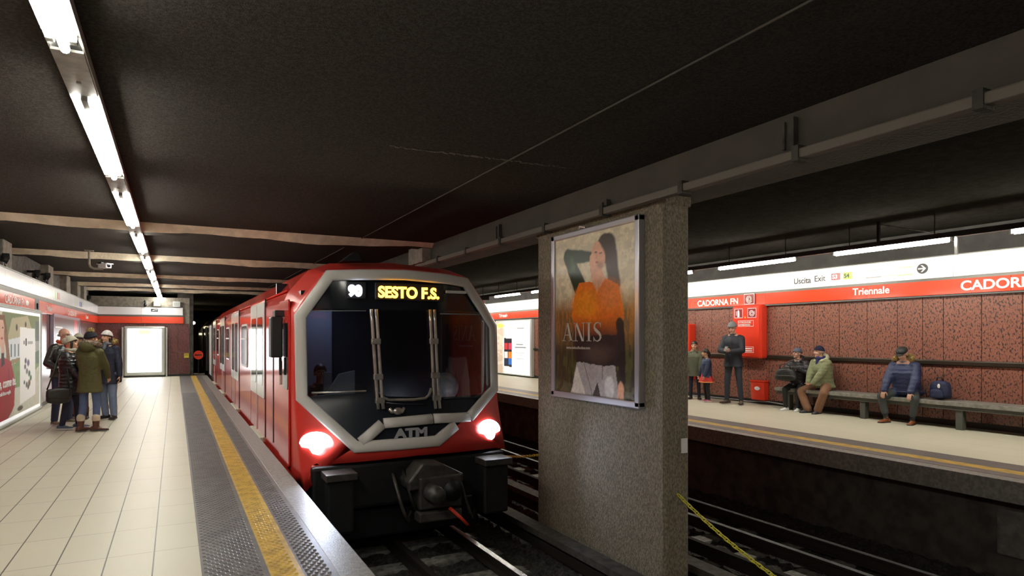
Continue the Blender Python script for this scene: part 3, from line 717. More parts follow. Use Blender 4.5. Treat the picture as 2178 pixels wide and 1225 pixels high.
# lower body: skirt steps, bumper beams, coupler
for a0, a1 in ((-1.12, -.78), (.76, 1.14)):
    tp(MB().box(XC + a0, XC + a1, 7.05, 7.45, -.02, .06).build('front_step', M['coupler'], bevel=.01))
    tp(MB().box(XC + a0 + .02, XC + a1 - .02, 7.12, 7.5, -.62, -.02).build('buffer_box', M['under'], bevel=.03))
tp(MB().box(XC - 1.22, XC + 1.18, 7.34, 7.7, -.42, .10).build('bumper_beam', M['under'], bevel=.04))
cp = tp(MB().box(XC - .10, XC + .42, 6.95, 7.3, -.42, -.05).prism([(XC - .22, -.10), (XC - .05, .10), (XC + .2, .08), (XC + .46, -.06), (XC + .46, -.16), (XC - .2, -.2)], 'y', 7.0, 7.34).build('coupler', M['coupler'], bevel=.02))
def cpart(o): o.parent = cp; return o
cpart(MB().tube([(XC + .04, 6.96, -.22), (XC + .04, 6.72, -.22)], [.11, .09], 14).build('coupler_cone', M['coupler'], smooth=True))
cpart(MB().tube([(XC + .28, 6.96, -.22), (XC + .28, 6.88, -.22)], [.10, .12], 14).build('coupler_socket', M['under'], smooth=True))
cpart(MB().box(XC - .12, XC + .40, 6.9, 7.1, -.55, -.44).build('contact_tray', M['coupler'], bevel=.015))
for a, zz, c in ((-.18, .0, 'under'), (-.30, -.05, 'coupler'), (.50, -.1, 'coupler')):
    tp(MB().tube([(XC + a, 7.32, zz), (XC + a - .02, 7.12, zz - .12), (XC + a + .03, 7.05, zz - .35), (XC + a + .10, 7.08, zz - .52), (XC + a + .2, 7.25, zz - .45)], .022, 8).build('air_hose', M[c], smooth=True))
tp(MB().tube([(XC + .22, 6.86, -.40), (XC + .32, 6.80, -.50), (XC + .44, 6.84, -.62)], .020, 8).build('red_cock_handle', M['hose_red'], smooth=True))['label'] = 'bright red lever'
tp(MB().tube([(XC - .72, 8.6, -.62), (XC - .66, 8.6, -.62)], .36, 24).tube([(XC + .66, 8.6, -.62), (XC + .72, 8.6, -.62)], .36, 24).tube([(XC - .7, 8.6, -.62), (XC + .7, 8.6, -.62)], .08, 12).build('wheelset', M['under']))
tp(MB().box(XC - 1.05, XC - .8, 7.9, 10.3, -.85, -.45).box(XC + .8, XC + 1.05, 7.9, 10.3, -.85, -.45).box(XC - .9, XC + .9, 7.6, 7.75, -.85, -.5).build('bogie_frame', M['under'], bevel=.03))
tp(MB().box(XC - 1.0, XC + 1.0, 10.5, 24, -.85, -.38).build('underframe_box', M['under']))
# near side: doors, windows, cab door, mirror, door steps
XS = XC - 1.36
def side_plate(name, y0, y1, z0, z1, material, out=.006, r=.0, parent=None):
    m = MB()
    if r:
        poly = []
        for cx, cz, a0 in ((y1 - r, z1 - r, 0), (y0 + r, z1 - r, 90), (y0 + r, z0 + r, 180), (y1 - r, z0 + r, 270)):
            for k in range(5): a = math.radians(a0 + 22.5 * k); poly.append((cx + r * math.cos(a), cz + r * math.sin(a)))
        m.prism(poly, 'x', XS - out, XS + .01)
    else: m.box(XS - out, XS + .01, y0, y1, z0, z1)
    o = m.build(name, material)
    o.parent = parent or train; o.matrix_parent_inverse = train.matrix_basis.inverted() if not parent else Matrix.Identity(4)
    return o
for i, yc in enumerate((11.25, 15.65, 20.0, 24.0)):
    w = 1.0 if i < 3 else .8
    d = side_plate('side_door', yc - w, yc + w, .05, 2.10, M['red'], .008)
    for s_ in (-1, 1):
        a, b_ = sorted((yc + s_ * .012, yc + s_ * (w - .03)))
        side_plate('door_leaf_top', a, b_, .62, 2.07, M['white_door'], .016, .04, d)
        a2, b2 = sorted((yc + s_ * .10, yc + s_ * (w - .22)))
        side_plate('door_window', a2, b2, .80, 1.86, M['glass_dark'], .020, .08, d)
    side_plate('door_seam', yc - .012, yc + .012, .05, 2.07, M['frame_grey'], .02, 0, d)
    side_plate('door_seam', yc - w - .01, yc - w + .01, .05, 2.12, M['panel_dark'], .010, 0, d); side_plate('door_seam', yc + w - .01, yc + w + .01, .05, 2.12, M['panel_dark'], .010, 0, d)
    tp(MB().box(XS - .05, XS + .02, yc - .75, yc + .75, -.06, .015).build('door_step', M['sill'], bevel=.008))
for y0, y1 in ((12.85, 14.05), (17.3, 18.4), (21.6, 22.5)):
    w_ = side_plate('side_window', y0, y1, .98, 1.80, M['frame_grey'], .012, .16)
    side_plate('window_pane', y0 + .05, y1 - .05, 1.02, 1.76, M['glass_dark'], .018, .13, w_)
    side_plate('window_bar', y0 + .05, y1 - .05, 1.50, 1.53, M['frame_grey'], .022, 0, w_)
cd_ = side_plate('cab_door', 7.98, 8.75, .0, 2.0, M['red'], .010, .05)
side_plate('cab_window', 8.02, 8.42, .92, 1.72, M['glass_dark'], .016, .05, cd_)
side_plate('cab_door_handle', 8.55, 8.60, .95, 1.25, M['frame_grey'], .03, .01, cd_)
side_plate('marker_plate', 9.35, 9.40, .1, 1.9, M['panel_dark'], .008, 0)
mr = tp(MB().box(XS - .17, XS - .03, 8.26, 8.5, 1.30, 1.80).build('side_mirror', M['black'], bevel=.02))
MB().box(XS - .06, XS - .03, 8.36, 8.42, 1.08, 1.30).build('mirror_bracket', M['black'], mr, bevel=.01); mr2 = MB().box(XS - .12, XS + .02, 8.3, 8.5, 1.80, 1.88).build('mirror_arm', M['black'], mr, bevel=.01)
# roof equipment and gutter line
tp(MB().tube([(XC - 1.31, 8.5, 2.13), (XC - 1.31, 24.9, 2.13)], .014, 6).build('gutter', M['red'], smooth=True))
tp(MB().prism([(XC - .75, 2.48), (XC - .6, 2.60), (XC - .55, 2.60), (XC - .5, 2.50)], 'y', 7.95, 8.2).build('roof_horn', M['under']))
# second car, darker, further back
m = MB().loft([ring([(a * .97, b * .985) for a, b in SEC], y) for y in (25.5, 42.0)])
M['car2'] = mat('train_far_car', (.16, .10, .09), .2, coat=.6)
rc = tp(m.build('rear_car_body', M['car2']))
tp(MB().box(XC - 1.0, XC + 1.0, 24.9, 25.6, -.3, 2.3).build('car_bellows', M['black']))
for yc in (27.5, 31.5, 35.5):
    side_plate('rear_car_door', yc - .8, yc + .8, .1, 2.0, M['frame_grey'], -.025)
# cab interior: back wall, floor, desk, seat
tp(MB().box(XC - 1.30, XC + 1.30, 9.5, 9.55, -.1, 2.3).build('cab_back_wall', M['panel_dark']))
tp(MB().box(XC - 1.15, XC - .55, 9.42, 9.5, .3, 2.0).build('cab_cupboard', M['cab_grey'], bevel=.02))
tp(MB().box(XC - 1.28, XC + 1.28, 7.9, 9.5, -.15, -.1).box(XC - 1.25, XC + 1.2, 7.85, 9.5, 2.05, 2.1).build('cab_floor', M['panel_dark']))
tp(MB().box(XC - 1.24, XC - .48, 7.85, 8.2, -.1, .80).prism([(XC - 1.2, .80), (XC - .5, .80), (XC - .5, .84), (XC - .85, .84), (XC - 1.2, .82)], 'y', 7.8, 8.15).build('driver_desk', M['cab_grey'], bevel=.02))
tp(MB().box(XC - .95, XC - .85, 8.05, 8.08, .84, 1.12).prism([(XC - .95, .84), (XC - .58, .84), (XC - .58, 1.14), (XC - .78, 1.10)], 'y', 7.98, 8.01).build('desk_screen', M['cab_grey'], bevel=.01))
tp(MB().ell((XC + .78, 8.4, .86), (.20, .16, .20)).build('seat_back', M['bench'], smooth=True))
M['cab_fill_glow'] = emis('cab_fill_glow', (.6, .7, 1), 7.0)
tp(MB().box(XC - .9, XC - .5, 8.9, 9.1, 2.03, 2.05).build('cab_fill_glow', M['cab_fill_glow']))  # unseen glowing plate added under the cab roof to brighten the interior
tp(MB().box(XC - 1.11, XC - .65, 8.63, 9.05, .20, .285).box(XC - 1.10, XC - .66, 9.07, 9.15, .28, .85).box(XC - .94, XC - .82, 8.79, 8.91, -.1, .2).build('driver_seat', M['cab_grey'], bevel=.02))

# ------------------------------------------------------------------ tunnel details
t = empty('round_signal', (.90, 30.9, .78), 0, 'round red no-entry signal disc at the tunnel mouth', 'signal')
m = MB().prism([(.19 * math.cos(2 * math.pi * k / 28), .19 * math.sin(2 * math.pi * k / 28)) for k in range(28)], 'y', -.02, .02)
m.build('disc', mat('signal_red', (.65, .05, .03), .4, em=(.6, .04, .02), es=.25), t)
MB().box(-.14, .14, -.028, -.02, -.03, .03).build('bar', mat('signal_bar', (.8, .6, .5), .5), t)
MB().box(-.03, .03, .02, .08, -2.0, .1).build('post', M['black'], t)
for (x, y_, z_, s_, lb) in ((.75, 38, 2.3, 1.0, 'bright tunnel lamp on the tunnel wall beyond the end wall, the upper one'), (.75, 46, 1.75, .7, 'small tunnel lamp on the tunnel wall beyond the end wall, the lower one')):
    t = empty('tunnel_lamp', (x, y_, z_), 0, lb, 'lamp')
    MB().box(-.1, .02, -.1, .1, -.1, .1).build('bracket', M['black'], t)
    MB().ell((.08, 0, 0), (.13 * s_, .2 * s_, .09 * s_)).build('lamp_glass', emis('tunnel_lamp_glass', (1, .85, .5), 14), t, smooth=True)
t = empty('track_cabinet', (.85, 29.9, -.4), 0, 'dark metal equipment steps standing in the tunnel mouth', 'equipment')
MB().box(-.15, .2, -.3, .3, -.9, .35).build('body', M['bench_leg'], t, bevel=.02); MB().box(-.15, .25, -.35, .35, .38, .43).box(-.1, .2, -.3, .3, .1, .14).build('top', M['bench'], t)

# ------------------------------------------------------------------ end wall fittings
t = empty('light_box', (-1.03, 28.86, 0), 0, 'glowing white advertising light box standing against the end wall', 'light box')
m = MB().box(-.70, .70, -.22, .08, .06, 1.97)
m.build('case', M['alu_lt'], t, bevel=.05)
M['box_face'] = emis('light_box_face', (.97, .98, 1.0), BOX)
MB().box(-.575, .565, -.232, -.215, .20, 1.87).build('screen', M['box_face'], t)
MB().box(-.20, .19, -.236, -.231, 1.66, 1.83).build('print', emis('light_box_print', (1.0, .42, .12), 1.4), t)
M['faint'] = emis('light_box_faint', (.5, .45, .45), 1.4)
for a, b_, c_, d in ((-.03, .02, 1.28, 1.42), (-.05, .0, 1.24, 1.28), (-.16, -.13, 1.23, 1.25), (.06, .09, 1.22, 1.24), (-.02, .04, 1.42, 1.45)):
    MB().box(a, b_, -.236, -.231, c_, d).build('print_mark', M['faint'], t)
for x in (-.74, .74): MB().box(x - .03, x + .03, -.2, -.12, 0, 1.93).build('side_post', M['alu_lt'], t, bevel=.008)
MB().box(-.70, .70, -.18, .1, 0, .07).build('plinth', M['black'], t)
t = empty('warning_plate', (.41, 28.95, .80), 0, 'small yellow plate on the narrow granite strip of the end wall', 'sign')
MB().box(-.085, .085, -.01, .02, -.08, .10).build('plate', mat('plate_yellow', (.62, .52, .05), .5), t)
MB().box(-.06, .06, -.012, -.009, .02, .06).build('mark', mat('plate_mark', (.35, .28, .03), .5), t)
for x, w, z_, lb, mt in ((-.62, .10, 2.87, 'pale square loudspeaker box above the end band', 'concrete_pale'), (.06, .10, 2.87, 'white flat box above the right end of the end band', 'band_white')):
    t = empty('speaker_box', (x, 28.95, z_), 0, lb, 'box')
    MB().box(-w * 1.3, w * 1.3, -.12, .06, -.12, .09).build('case', M[mt], t, bevel=.01); MB().box(-w, w, -.125, -.118, -.09, .05).build('grille', M['alu_lt'], t)
t = empty('security_camera', (-1.03, 28.9, 2.83), 0, 'dark upright camera above the middle of the end band', 'camera')
MB().tube([(0, 0, .16), (0, 0, .02)], .03, 8).tube([(0, .1, .12), (0, 0, .12)], .02, 6).build('mount', M['black'], t)
MB().ell((0, -.03, -.03), (.055, .06, .085)).build('dome', M['glass_dark'], t, smooth=True)
# hanging camera near the ceiling
t = empty('security_camera', (-1.545, 15.6, ZC), 0, 'white box camera hanging from the ceiling on an L-shaped arm', 'camera')
MB().box(-.08, .08, -.05, .05, -.02, 0).tube([(0, 0, 0), (0, 0, -.28), (.02, 0, -.34), (.08, 0, -.37), (.24, 0, -.375)], .022, 8).build('arm', M['concrete_pale'], t, smooth=False)
R = Euler((0, math.radians(0), math.radians(40))).to_matrix()
MB().obox((.27, -.03, -.31), R, .065, .12, .05).build('housing', M['band_white'], t, bevel=.012)
MB().obox((.27 - .0, -.0, -.27), R, .07, .16, .008).build('sun_shield', M['band_white'], t)
MB().obox((.20, .0, -.28), R, .03, .05, .05).build('joint', M['black'], t, bevel=.008)
MB().tube([(.27 + .075, -.03 - .095, -.31), (.27 + .085, -.03 - .105, -.31)], .035, 12).build('lens', M['glass_dark'], t)
for (yy, zz, lb) in ((14.6, 3.0, 'small dark camera on the ledge above the left wall band, at the left picture edge'), (17.6, 2.98, 'dark round-headed camera on the ledge above the left wall band, left of its black twin'), (18.9, 3.03, 'black camera on the ledge above the left wall band, right of the round-headed one'), (27.3, 2.98, 'black camera on tripod mount above the left band near the end wall')):
    t = empty('security_camera', (-2.72, yy, zz), 0, lb, 'camera')
    MB().box(-.2, -.02, -.03, .03, .0, .05).tube([(-.02, 0, .02), (-.02, 0, -.12)], .02, 6).tube([(-.02, 0, -.1), (-.05, -.06, -.22)], .012, 5).tube([(-.02, 0, -.1), (-.0, .06, -.22)], .012, 5).build('mount', M['black'], t)
    R = Euler((math.radians(-12), 0, math.radians(18))).to_matrix()
    MB().obox((0, -.06, -.03), R, .055, .16, .055).build('housing', M['black'], t, bevel=.015)
    MB().tube([(.05, -.22, -.055), (.055, -.245, -.06)], .035, 10).build('lens', M['glass_dark'], t)

# ------------------------------------------------------------------ far platform furniture
t = empty('bench', (11.78, 4.0, 0), 0, 'long grey stone-topped bench along the salmon granite wall', 'bench')
for a, b_ in ((-4, -1.6), (-1.59, .9), (.91, 3.28), (3.29, 5.75)):
    MB().box(-.25, .27, a, b_, .395, .465).build('seat_slab', M['bench'], t, bevel=.008)
for yy in (9.45, 7.76, 6.06, 4.36, 2.66):
    MB().box(-.20, -.08, yy - 4.0 - .055, yy - 4.0 + .055, 0, .395).build('leg', M['bench_leg'], t, bevel=.01)
MB().box(-.22, -.17, -4, 5.7, .33, .395).box(.18, .23, -4, 5.7, .33, .395).build('beam', M['bench_leg'], t)
# backpack on the bench
M['navy_cloth'] = mat('navy_cloth', (.022, .028, .085), .7, noise=.4, nscale=30, bump=.3)
t = empty('backpack', (11.80, 6.47, .465), 0, 'navy backpack standing on the bench right of the man in the blue coat', 'backpack')
def soft_box(m, x0, x1, y0, y1, z0, z1, e=3.0, n=16, k=10, taper=.15):
    cx, cy = (x0 + x1) / 2, (y0 + y1) / 2; rings = []
    for i in range(k + 1):
        t_ = i / k; z = z0 + (z1 - z0) * t_; s_ = max(.05, (1 - abs(2 * t_ - 1) ** (e * 1.6)) ** (1 / 2.2)) * (1 - taper * t_)
        rr_ = []
        for j in range(n):
            a = 2 * math.pi * j / n; c_, s2_ = math.cos(a), math.sin(a)
            rr_.append((cx + (x1 - x0) / 2 * s_ * math.copysign(abs(c_) ** (2 / e), c_), cy + (y1 - y0) / 2 * s_ * math.copysign(abs(s2_) ** (2 / e), s2_), z))
        rings.append(rr_)
    return m.loft(rings)
soft_box(MB(), -.12, .12, -.17, .17, 0, .34).build('bag_body', M['navy_cloth'], t, smooth=True)
soft_box(MB(), -.17, -.08, -.12, .12, .02, .19).build('front_pocket', M['navy_cloth'], t, smooth=True)
MB().tube([(-.02, -.05, .33), (-.03, -.04, .38), (-.03, .04, .38), (-.02, .05, .33)], .012, 6).build('handle', M['black'], t, smooth=True)
MB().ell((-.13, -.04, .24), (.012, .022, .04)).build('tag', M['letter_white'], t, smooth=True)
MB().tube([(-.10, .14, .28), (-.15, .17, .15), (-.10, .17, .03)], .012, 6).build('strap', M['black'], t, smooth=True)
# pink bag at the picture edge
t = empty('small_bag', (11.72, 5.02, .465), 0, 'pink and white bag on the bench at the right picture edge', 'bag')
soft_box(MB(), -.08, .08, -.12, .10, 0, .20).build('bag_body', mat('pink_cloth', (.65, .12, .16), .6), t, smooth=True)
MB().ell((-.085, .0, .12), (.012, .05, .04)).build('bag_print', M['letter_white'], t, smooth=True)
# fire cabinet
t = empty('fire_cabinet', (11.98, 10.79, 1.06), 0, 'large red wall cabinet for fire equipment behind the man with the phone', 'cabinet')
MB().box(-.16, .083, -.42, .42, 0, 1.24).build('body', M['red_cab'], t, bevel=.05)
MB().box(-.175, -.155, -.39, .39, .03, 1.21).build('door', M['red_cab'], t, bevel=.012)
def onfront(name, y0, y1, z0, z1, material, x=-.178): return MB().box(x, x + .004, y0, y1, z0, z1).build(name, material, t)
for yc in (.215, -.18):
    z0_ = .94
    for a in ((yc - .125, yc - .115, z0_, z0_ + .22), (yc + .115, yc + .125, z0_, z0_ + .22), (yc - .125, yc + .125, z0_, z0_ + .01), (yc - .125, yc + .125, z0_ + .21, z0_ + .22)): onfront('pictogram_border', *a, LW)
    onfront('pictogram_ground', yc - .115, yc + .115, z0_ + .01, z0_ + .21, M['maroon'], -.177)
MB().prism([(.215 + .03, .96), (.215 - .03, .96), (.215 - .03, 1.08), (.215 - .015, 1.12), (.215 + .0, 1.13), (.215 + .03, 1.10)], 'x', -.184, -.178).box(-.184, -.178, .27, .285, 1.0, 1.10).build('extinguisher_mark', LW, t)
MB().tube([(-.182, -.18 + .01 * 0 - (.015 + .065 * k / 50) * math.cos(k / 50 * 13), 1.05 + (.015 + .065 * k / 50) * math.sin(k / 50 * 13)) for k in range(51)], .008, 5).build('hose_mark', LW, t)
for z_, w_ in ((.72, .23), (.72, .23)):
    pass
for zc, tx in ((.74, ('ATTREZZATURE', 'ANTINCENDIO')), (.13, None)):
    for a in ((-.23, .23, zc, zc + .008), (-.23, .23, zc + .13, zc + .138), (-.23, -.222, zc, zc + .138), (.222, .23, zc, zc + .138)): onfront('label_border', *a, LW)
    if tx:
        for i, s_ in enumerate(tx):
            o = text('label_lettering', s_, .058, wallR(.21, zc + .075 - i * .058, -.179), LW, None, sx=.86); o.parent = t
    else:
        onfront('label_line', -.19, .19, zc + .08, zc + .105, LW); onfront('label_line', -.19, .15, zc + .03, zc + .055, LW)
onfront('seal', -.0, .035, .93, .97, mat('orange_seal', (.9, .35, .03), .5))
t = empty('extinguisher_box', (11.95, 12.85, .45), 0, 'narrow red box on the far wall, mostly hidden by the pillar', 'cabinet')
MB().box(-.12, .12, -.16, .16, 0, 1.45).build('body', M['red_cab'], t, bevel=.03); MB().box(-.13, -.12, -.12, .12, .1, 1.3).build('door', M['red_cab'], t)
# red bin
t = empty('waste_bin', (11.97, 10.53, .10), 0, 'small red waste bin on the far wall right of the standing man', 'bin')
MB().prism([(-.07, 0), (.08, 0), (.08, .42), (-.09, .42)], 'y', -.19, .19).build('body', M['red_cab'], t, bevel=.015)
MB().box(-.10, .08, -.20, .20, .42, .46).build('rim', M['red_cab'], t, bevel=.01)
MB().ell((-.088, .0, .27), (.005, .08, .045)).build('sticker', M['letter_white'], t)
tag(MB().tube([(12.0, 12.8, .03), (11.98, 11.2, .05), (11.96, 10.9, .04), (11.97, 10.3, .08), (11.98, 9.3, .03)], .012, 6).build('floor_cable', M['letter_grey'], smooth=True), 'grey cable lying along the foot of the far wall behind the bin', 'cable')
# plate on the pillar front and wall hatch under the far platform
tag(MB().box(-.04, .04, -.006, .006, -.075, .075).box(-.035, .035, -.008, -.006, -.03, -.02).build('pillar_plate', M['letter_white'], loc=(4.655, 5.064, .43)), 'small grey plate fixed low on the front face of the pillar', 'plate')
tag(MB().box(8.24, 8.31, 3.2, 3.92, -.9, -.38).build('wall_hatch', M['concrete'], bevel=.02), 'grey rectangular hatch in the dark wall under the far platform', 'hatch')

# ------------------------------------------------------------------ posters: colour laid out per point in (u, v), u to the right, v up
def poster_grid(name, mw, w, h, nu, nv, fn, material, parent=None):
    u, v = np.meshgrid((np.arange(nu + 1)) / nu, (np.arange(nv + 1)) / nv); c = fn(u, v)
    P_ = [mw @ Vector((a * w, b_ * h, 0)) for a, b_ in zip(u.ravel(), v.ravel())]
    me = bpy.data.meshes.new(name); n = nu + 1
    me.from_pydata([tuple(p) for p in P_], [], [(j * n + i, j * n + i + 1, (j + 1) * n + i + 1, (j + 1) * n + i) for j in range(nv) for i in range(nu)])
    at = me.color_attributes.new('Col', 'FLOAT_COLOR', 'POINT'); arr = np.ones((c.shape[0] * c.shape[1], 4), dtype=np.float32); arr[:, :3] = c.reshape(-1, 3); at.data.foreach_set('color', arr.ravel())
    me.materials.append(material); o = bpy.data.objects.new(name, me); COL.objects.link(o)
    if parent: o.parent = parent
    return o
def lin(*c): return np.array([(x / 255 / 12.92 if x / 255 < .04045 else ((x / 255 + .055) / 1.055) ** 2.4) for x in c])
def vnoise(u, v, fu, fv, seed):
    rs = np.random.RandomState(seed); g = rs.rand(int(fv) + 3, int(fu) + 3); x = u * fu; y = v * fv; i = np.floor(x).astype(int); j = np.floor(y).astype(int); fx = x - i; fy = y - j
    fx = fx * fx * (3 - 2 * fx); fy = fy * fy * (3 - 2 * fy)
    return (g[j, i] * (1 - fx) + g[j, i + 1] * fx) * (1 - fy) + (g[j + 1, i] * (1 - fx) + g[j + 1, i + 1] * fx) * fy
class Paint:
    def __init__(s, u, v, base, aspect): s.u, s.v, s.a = u, v, aspect; s.c = np.ones(u.shape + (3,)) * np.array(base)
    def lay(s, mask, col): m_ = np.clip(mask, 0, 1)[..., None]; s.c = s.c * (1 - m_) + np.array(col) * m_
    def ell(s, cu, cv, ru, rv, col, soft=.15, ang=0, k=1.0):
        du = (s.u - cu); dv = (s.v - cv) * s.a; c_, s_ = math.cos(math.radians(ang)), math.sin(math.radians(ang)); x = (du * c_ + dv * s_) / ru; y = (-du * s_ + dv * c_) / (rv * s.a)
        s.lay(k * np.clip((1 - np.sqrt(x * x + y * y)) / soft + .5, 0, 1), col)
    def seg(s, a, b_, r0, r1, col, soft=.006, k=1.0):
        ax, ay, bx, by = a[0], a[1] * s.a, b_[0], b_[1] * s.a; x = s.u - ax; y = s.v * s.a - ay; dx, dy = bx - ax, by - ay
        t_ = np.clip((x * dx + y * dy) / (dx * dx + dy * dy + 1e-9), 0, 1); d = np.hypot(x - t_ * dx, y - t_ * dy); s.lay(k * np.clip((r0 + (r1 - r0) * t_ - d) / soft + .5, 0, 1), col)
    def poly(s, pts, col, k=1.0):
        inside = np.zeros(s.u.shape, bool); n = len(pts)
        for i in range(n):
            (x0, y0), (x1, y1) = pts[i], pts[(i + 1) % n]
            cnd = ((y0 > s.v) != (y1 > s.v)) & (s.u < (x1 - x0) * (s.v - y0) / (y1 - y0 + 1e-12) + x0); inside ^= cnd
        s.lay(inside * k, col)
def anis(u, v):
    u = u + .010 * (vnoise(u, v, 9, 12, 11) - .5) + .006 * (vnoise(u, v, 40, 50, 12) - .5); v = v + .010 * (vnoise(u, v, 8, 10, 13) - .5) + .006 * (vnoise(u, v, 40, 50, 14) - .5)
    u = np.clip(u, 0, 1); v = np.clip(v, 0, 1)
    p = Paint(u, v, lin(196, 186, 160), 2.04 / 1.71)
    n1 = vnoise(u, v, 26, 40, 1); n2 = vnoise(u, v, 70, 14, 2); n3 = vnoise(u, v, 60, 90, 3)
    p.lay((n1 > .55) * .35 * (n3 * 1.2), lin(88, 82, 62)); p.lay((n3 > .72) * .4, lin(190, 178, 150))
    p.lay(np.clip((.63 - v) / .12, 0, 1) * .95, lin(96, 70, 38)); p.lay(np.clip((.63 - v) / .1, 0, 1) * (n2 > .5) * .55, lin(168, 104, 28))
    p.lay(np.clip((.42 - v) / .15, 0, 1) * .9, lin(40, 38, 26)); p.lay(np.clip((.42 - v) / .15, 0, 1) * (n2 > .55) * .5, lin(78, 84, 40))
    p.lay(np.clip((.12 - v) / .12, 0, 1) * (n1 > .4) * .5, lin(120, 112, 88))
    hair, skin, grn = lin(52, 34, 26), lin(196, 146, 118), lin(34, 48, 30)
    p.seg((.70, .89), (.76, .66), .075, .06, hair, .02); p.ell(.66, .87, .11, .085, hair, .12, -20)
    p.seg((.34, .68), (.19, .865), .075, .055, grn, .012); p.seg((.19, .872), (.50, .835), .055, .035, grn, .012); p.seg((.26, .80), (.24, .84), .03, .02, lin(70, 96, 60), .03, .6)
    p.seg((.52, .80), (.58, .68), .055, .075, skin, .012); p.ell(.575, .835, .078, .088, skin, .1, 18); p.seg((.50, .83), (.54, .80), .025, .03, lin(206, 158, 130), .01)
    p.ell(.60, .775, .04, .02, lin(120, 84, 66), .8, 0, .5); p.ell(.548, .858, .018, .006, lin(60, 40, 32), .4); p.ell(.602, .850, .018, .006, lin(60, 40, 32), .4); p.ell(.56, .797, .020, .007, lin(150, 70, 62), .5)
    p.seg((.565, .85), (.555, .822), .006, .008, lin(165, 118, 92), .01, .7); p.seg((.62, .92), (.69, .86), .03, .04, hair, .02)
    p.poly([(.34, .70), (.50, .69), (.56, .62), (.66, .70), (.80, .66), (.86, .50), (.80, .30), (.78, .22), (.31, .22), (.30, .36), (.24, .50), (.28, .62)], lin(196, 96, 22))
    p.ell(.42, .56, .17, .10, lin(226, 124, 30), .7, 0, .8); p.ell(.70, .6, .12, .08, lin(196, 112, 62), .9, 0, .8)
    inb = ((u > .30) & (u < .86)).astype(float)
    p.lay(((u > .26) & (u < .85)) * np.clip((.50 - v) / .12, 0, 1) * np.clip((v - .21) / .01, 0, 1) * .85, lin(58, 36, 28)); p.poly([(.28, .37), (.86, .38), (.84, .20), (.31, .20)], lin(34, 26, 26), .9)
    p.ell(.56, .27, .16, .05, lin(92, 70, 60), .9, 0, .5); p.seg((.82, .44), (.85, .12), .04, .03, lin(38, 28, 26), .01)
    p.poly([(.31, .21), (.77, .20), (.80, .02), (.22, .02)], lin(150, 142, 142)); p.poly([(.50, .02), (.56, .10), (.60, .02)], lin(50, 42, 38)); p.seg((.70, .06), (.70, .1), .05, .05, lin(182, 178, 176), .02); p.poly([(.31, .19), (.23, .02), (.42, .02)], lin(188, 180, 172))
    p.seg((.40, .2), (.50, .03), .004, .004, lin(90, 84, 84), .004); p.seg((.62, .2), (.62, .12), .004, .004, lin(90, 84, 84), .004)
    p.ell(.825, .07, .035, .045, skin, .3)
    for k in range(4): p.seg((.80 + k * .016, .06), (.80 + k * .017, .02), .007, .006, skin, .004)
    p.c = np.clip(p.c * 1.5, 0, .9) * (.80 + .30 * n3 + .2 * vnoise(u, v, 14, 30, 21))[..., None]
    return p.c
t = empty('advertising_poster', (4.40, 6.28, .80), 0, 'framed fashion poster of a woman in orange on the pillar side facing the train', 'poster')
def loc_wall(y, z, x=-.05): return Matrix(((0, 0, -1, x), (-1, 0, 0, y), (0, 1, 0, z), (0, 0, 0, 1)))
M['paint_gloss'] = painted('poster_print', .3)
poster_grid('picture', loc_wall(.845, .02), 1.69, 2.00, 150, 220, anis, M['paint_gloss'], t)
M['frame_lilac'] = mat('poster_frame', (.50, .48, .52), .3, metal=.5)
for a in ((-.895, -.815, 0, 2.05), (.815, .895, 0, 2.05), (-.895, .895, -.01, .065), (-.895, .895, 1.98, 2.05)):
    MB().box(-.075, .01, *a).build('frame_bar', M['frame_lilac'], t, bevel=.012)
MB().box(-.045, .01, -.86, .86, .01, 2.04).build('backing', M['alu'], t)
MB().tube([(-.06, .25, 2.05), (-.09, .20, 2.08), (-.06, .12, 2.06)], .012, 6).build('hook', M['alu'], t)
# the name set in a high-contrast serif
def quad(m, pts, x=-.058): m.prism(pts, 'x', x, x + .004)
m = MB(); hL = .225
def P2(x, z): return (x, z)
m2 = []
ox = .0
def bar(x0, z0, x1, z1, w):   # slanted bar of horizontal width w
    m2.append([(x0, z0), (x0 + w, z0), (x1 + w, z1), (x1, z1)])
# A
bar(.03, 0, .105, hL, .012); bar(.165, 0, .095, hL, .036); bar(.055, .075, .155, .075, .01); m2.append([(.055, .070), (.165, .070), (.162, .082), (.06, .082)]); m2.append([(.0, 0), (.075, 0), (.075, .009), (.0, .009)]); m2.append([(.14, 0), (.225, 0), (.225, .009), (.14, .009)])
# N
m2.append([(.265, 0), (.277, 0), (.277, hL), (.265, hL)]); bar(.385, 0, .26, hL, .036); m2.append([(.41, 0), (.422, 0), (.422, hL), (.41, hL)]); m2.append([(.235, 0), (.305, 0), (.305, .009), (.235, .009)]); m2.append([(.235, hL - .009), (.29, hL - .009), (.29, hL), (.235, hL)]); m2.append([(.38, hL - .009), (.45, hL - .009), (.45, hL), (.38, hL)])
# I
m2.append([(.495, 0), (.53, 0), (.53, hL), (.495, hL)]); m2.append([(.47, 0), (.555, 0), (.555, .009), (.47, .009)]); m2.append([(.47, hL - .009), (.555, hL - .009), (.555, hL), (.47, hL)])
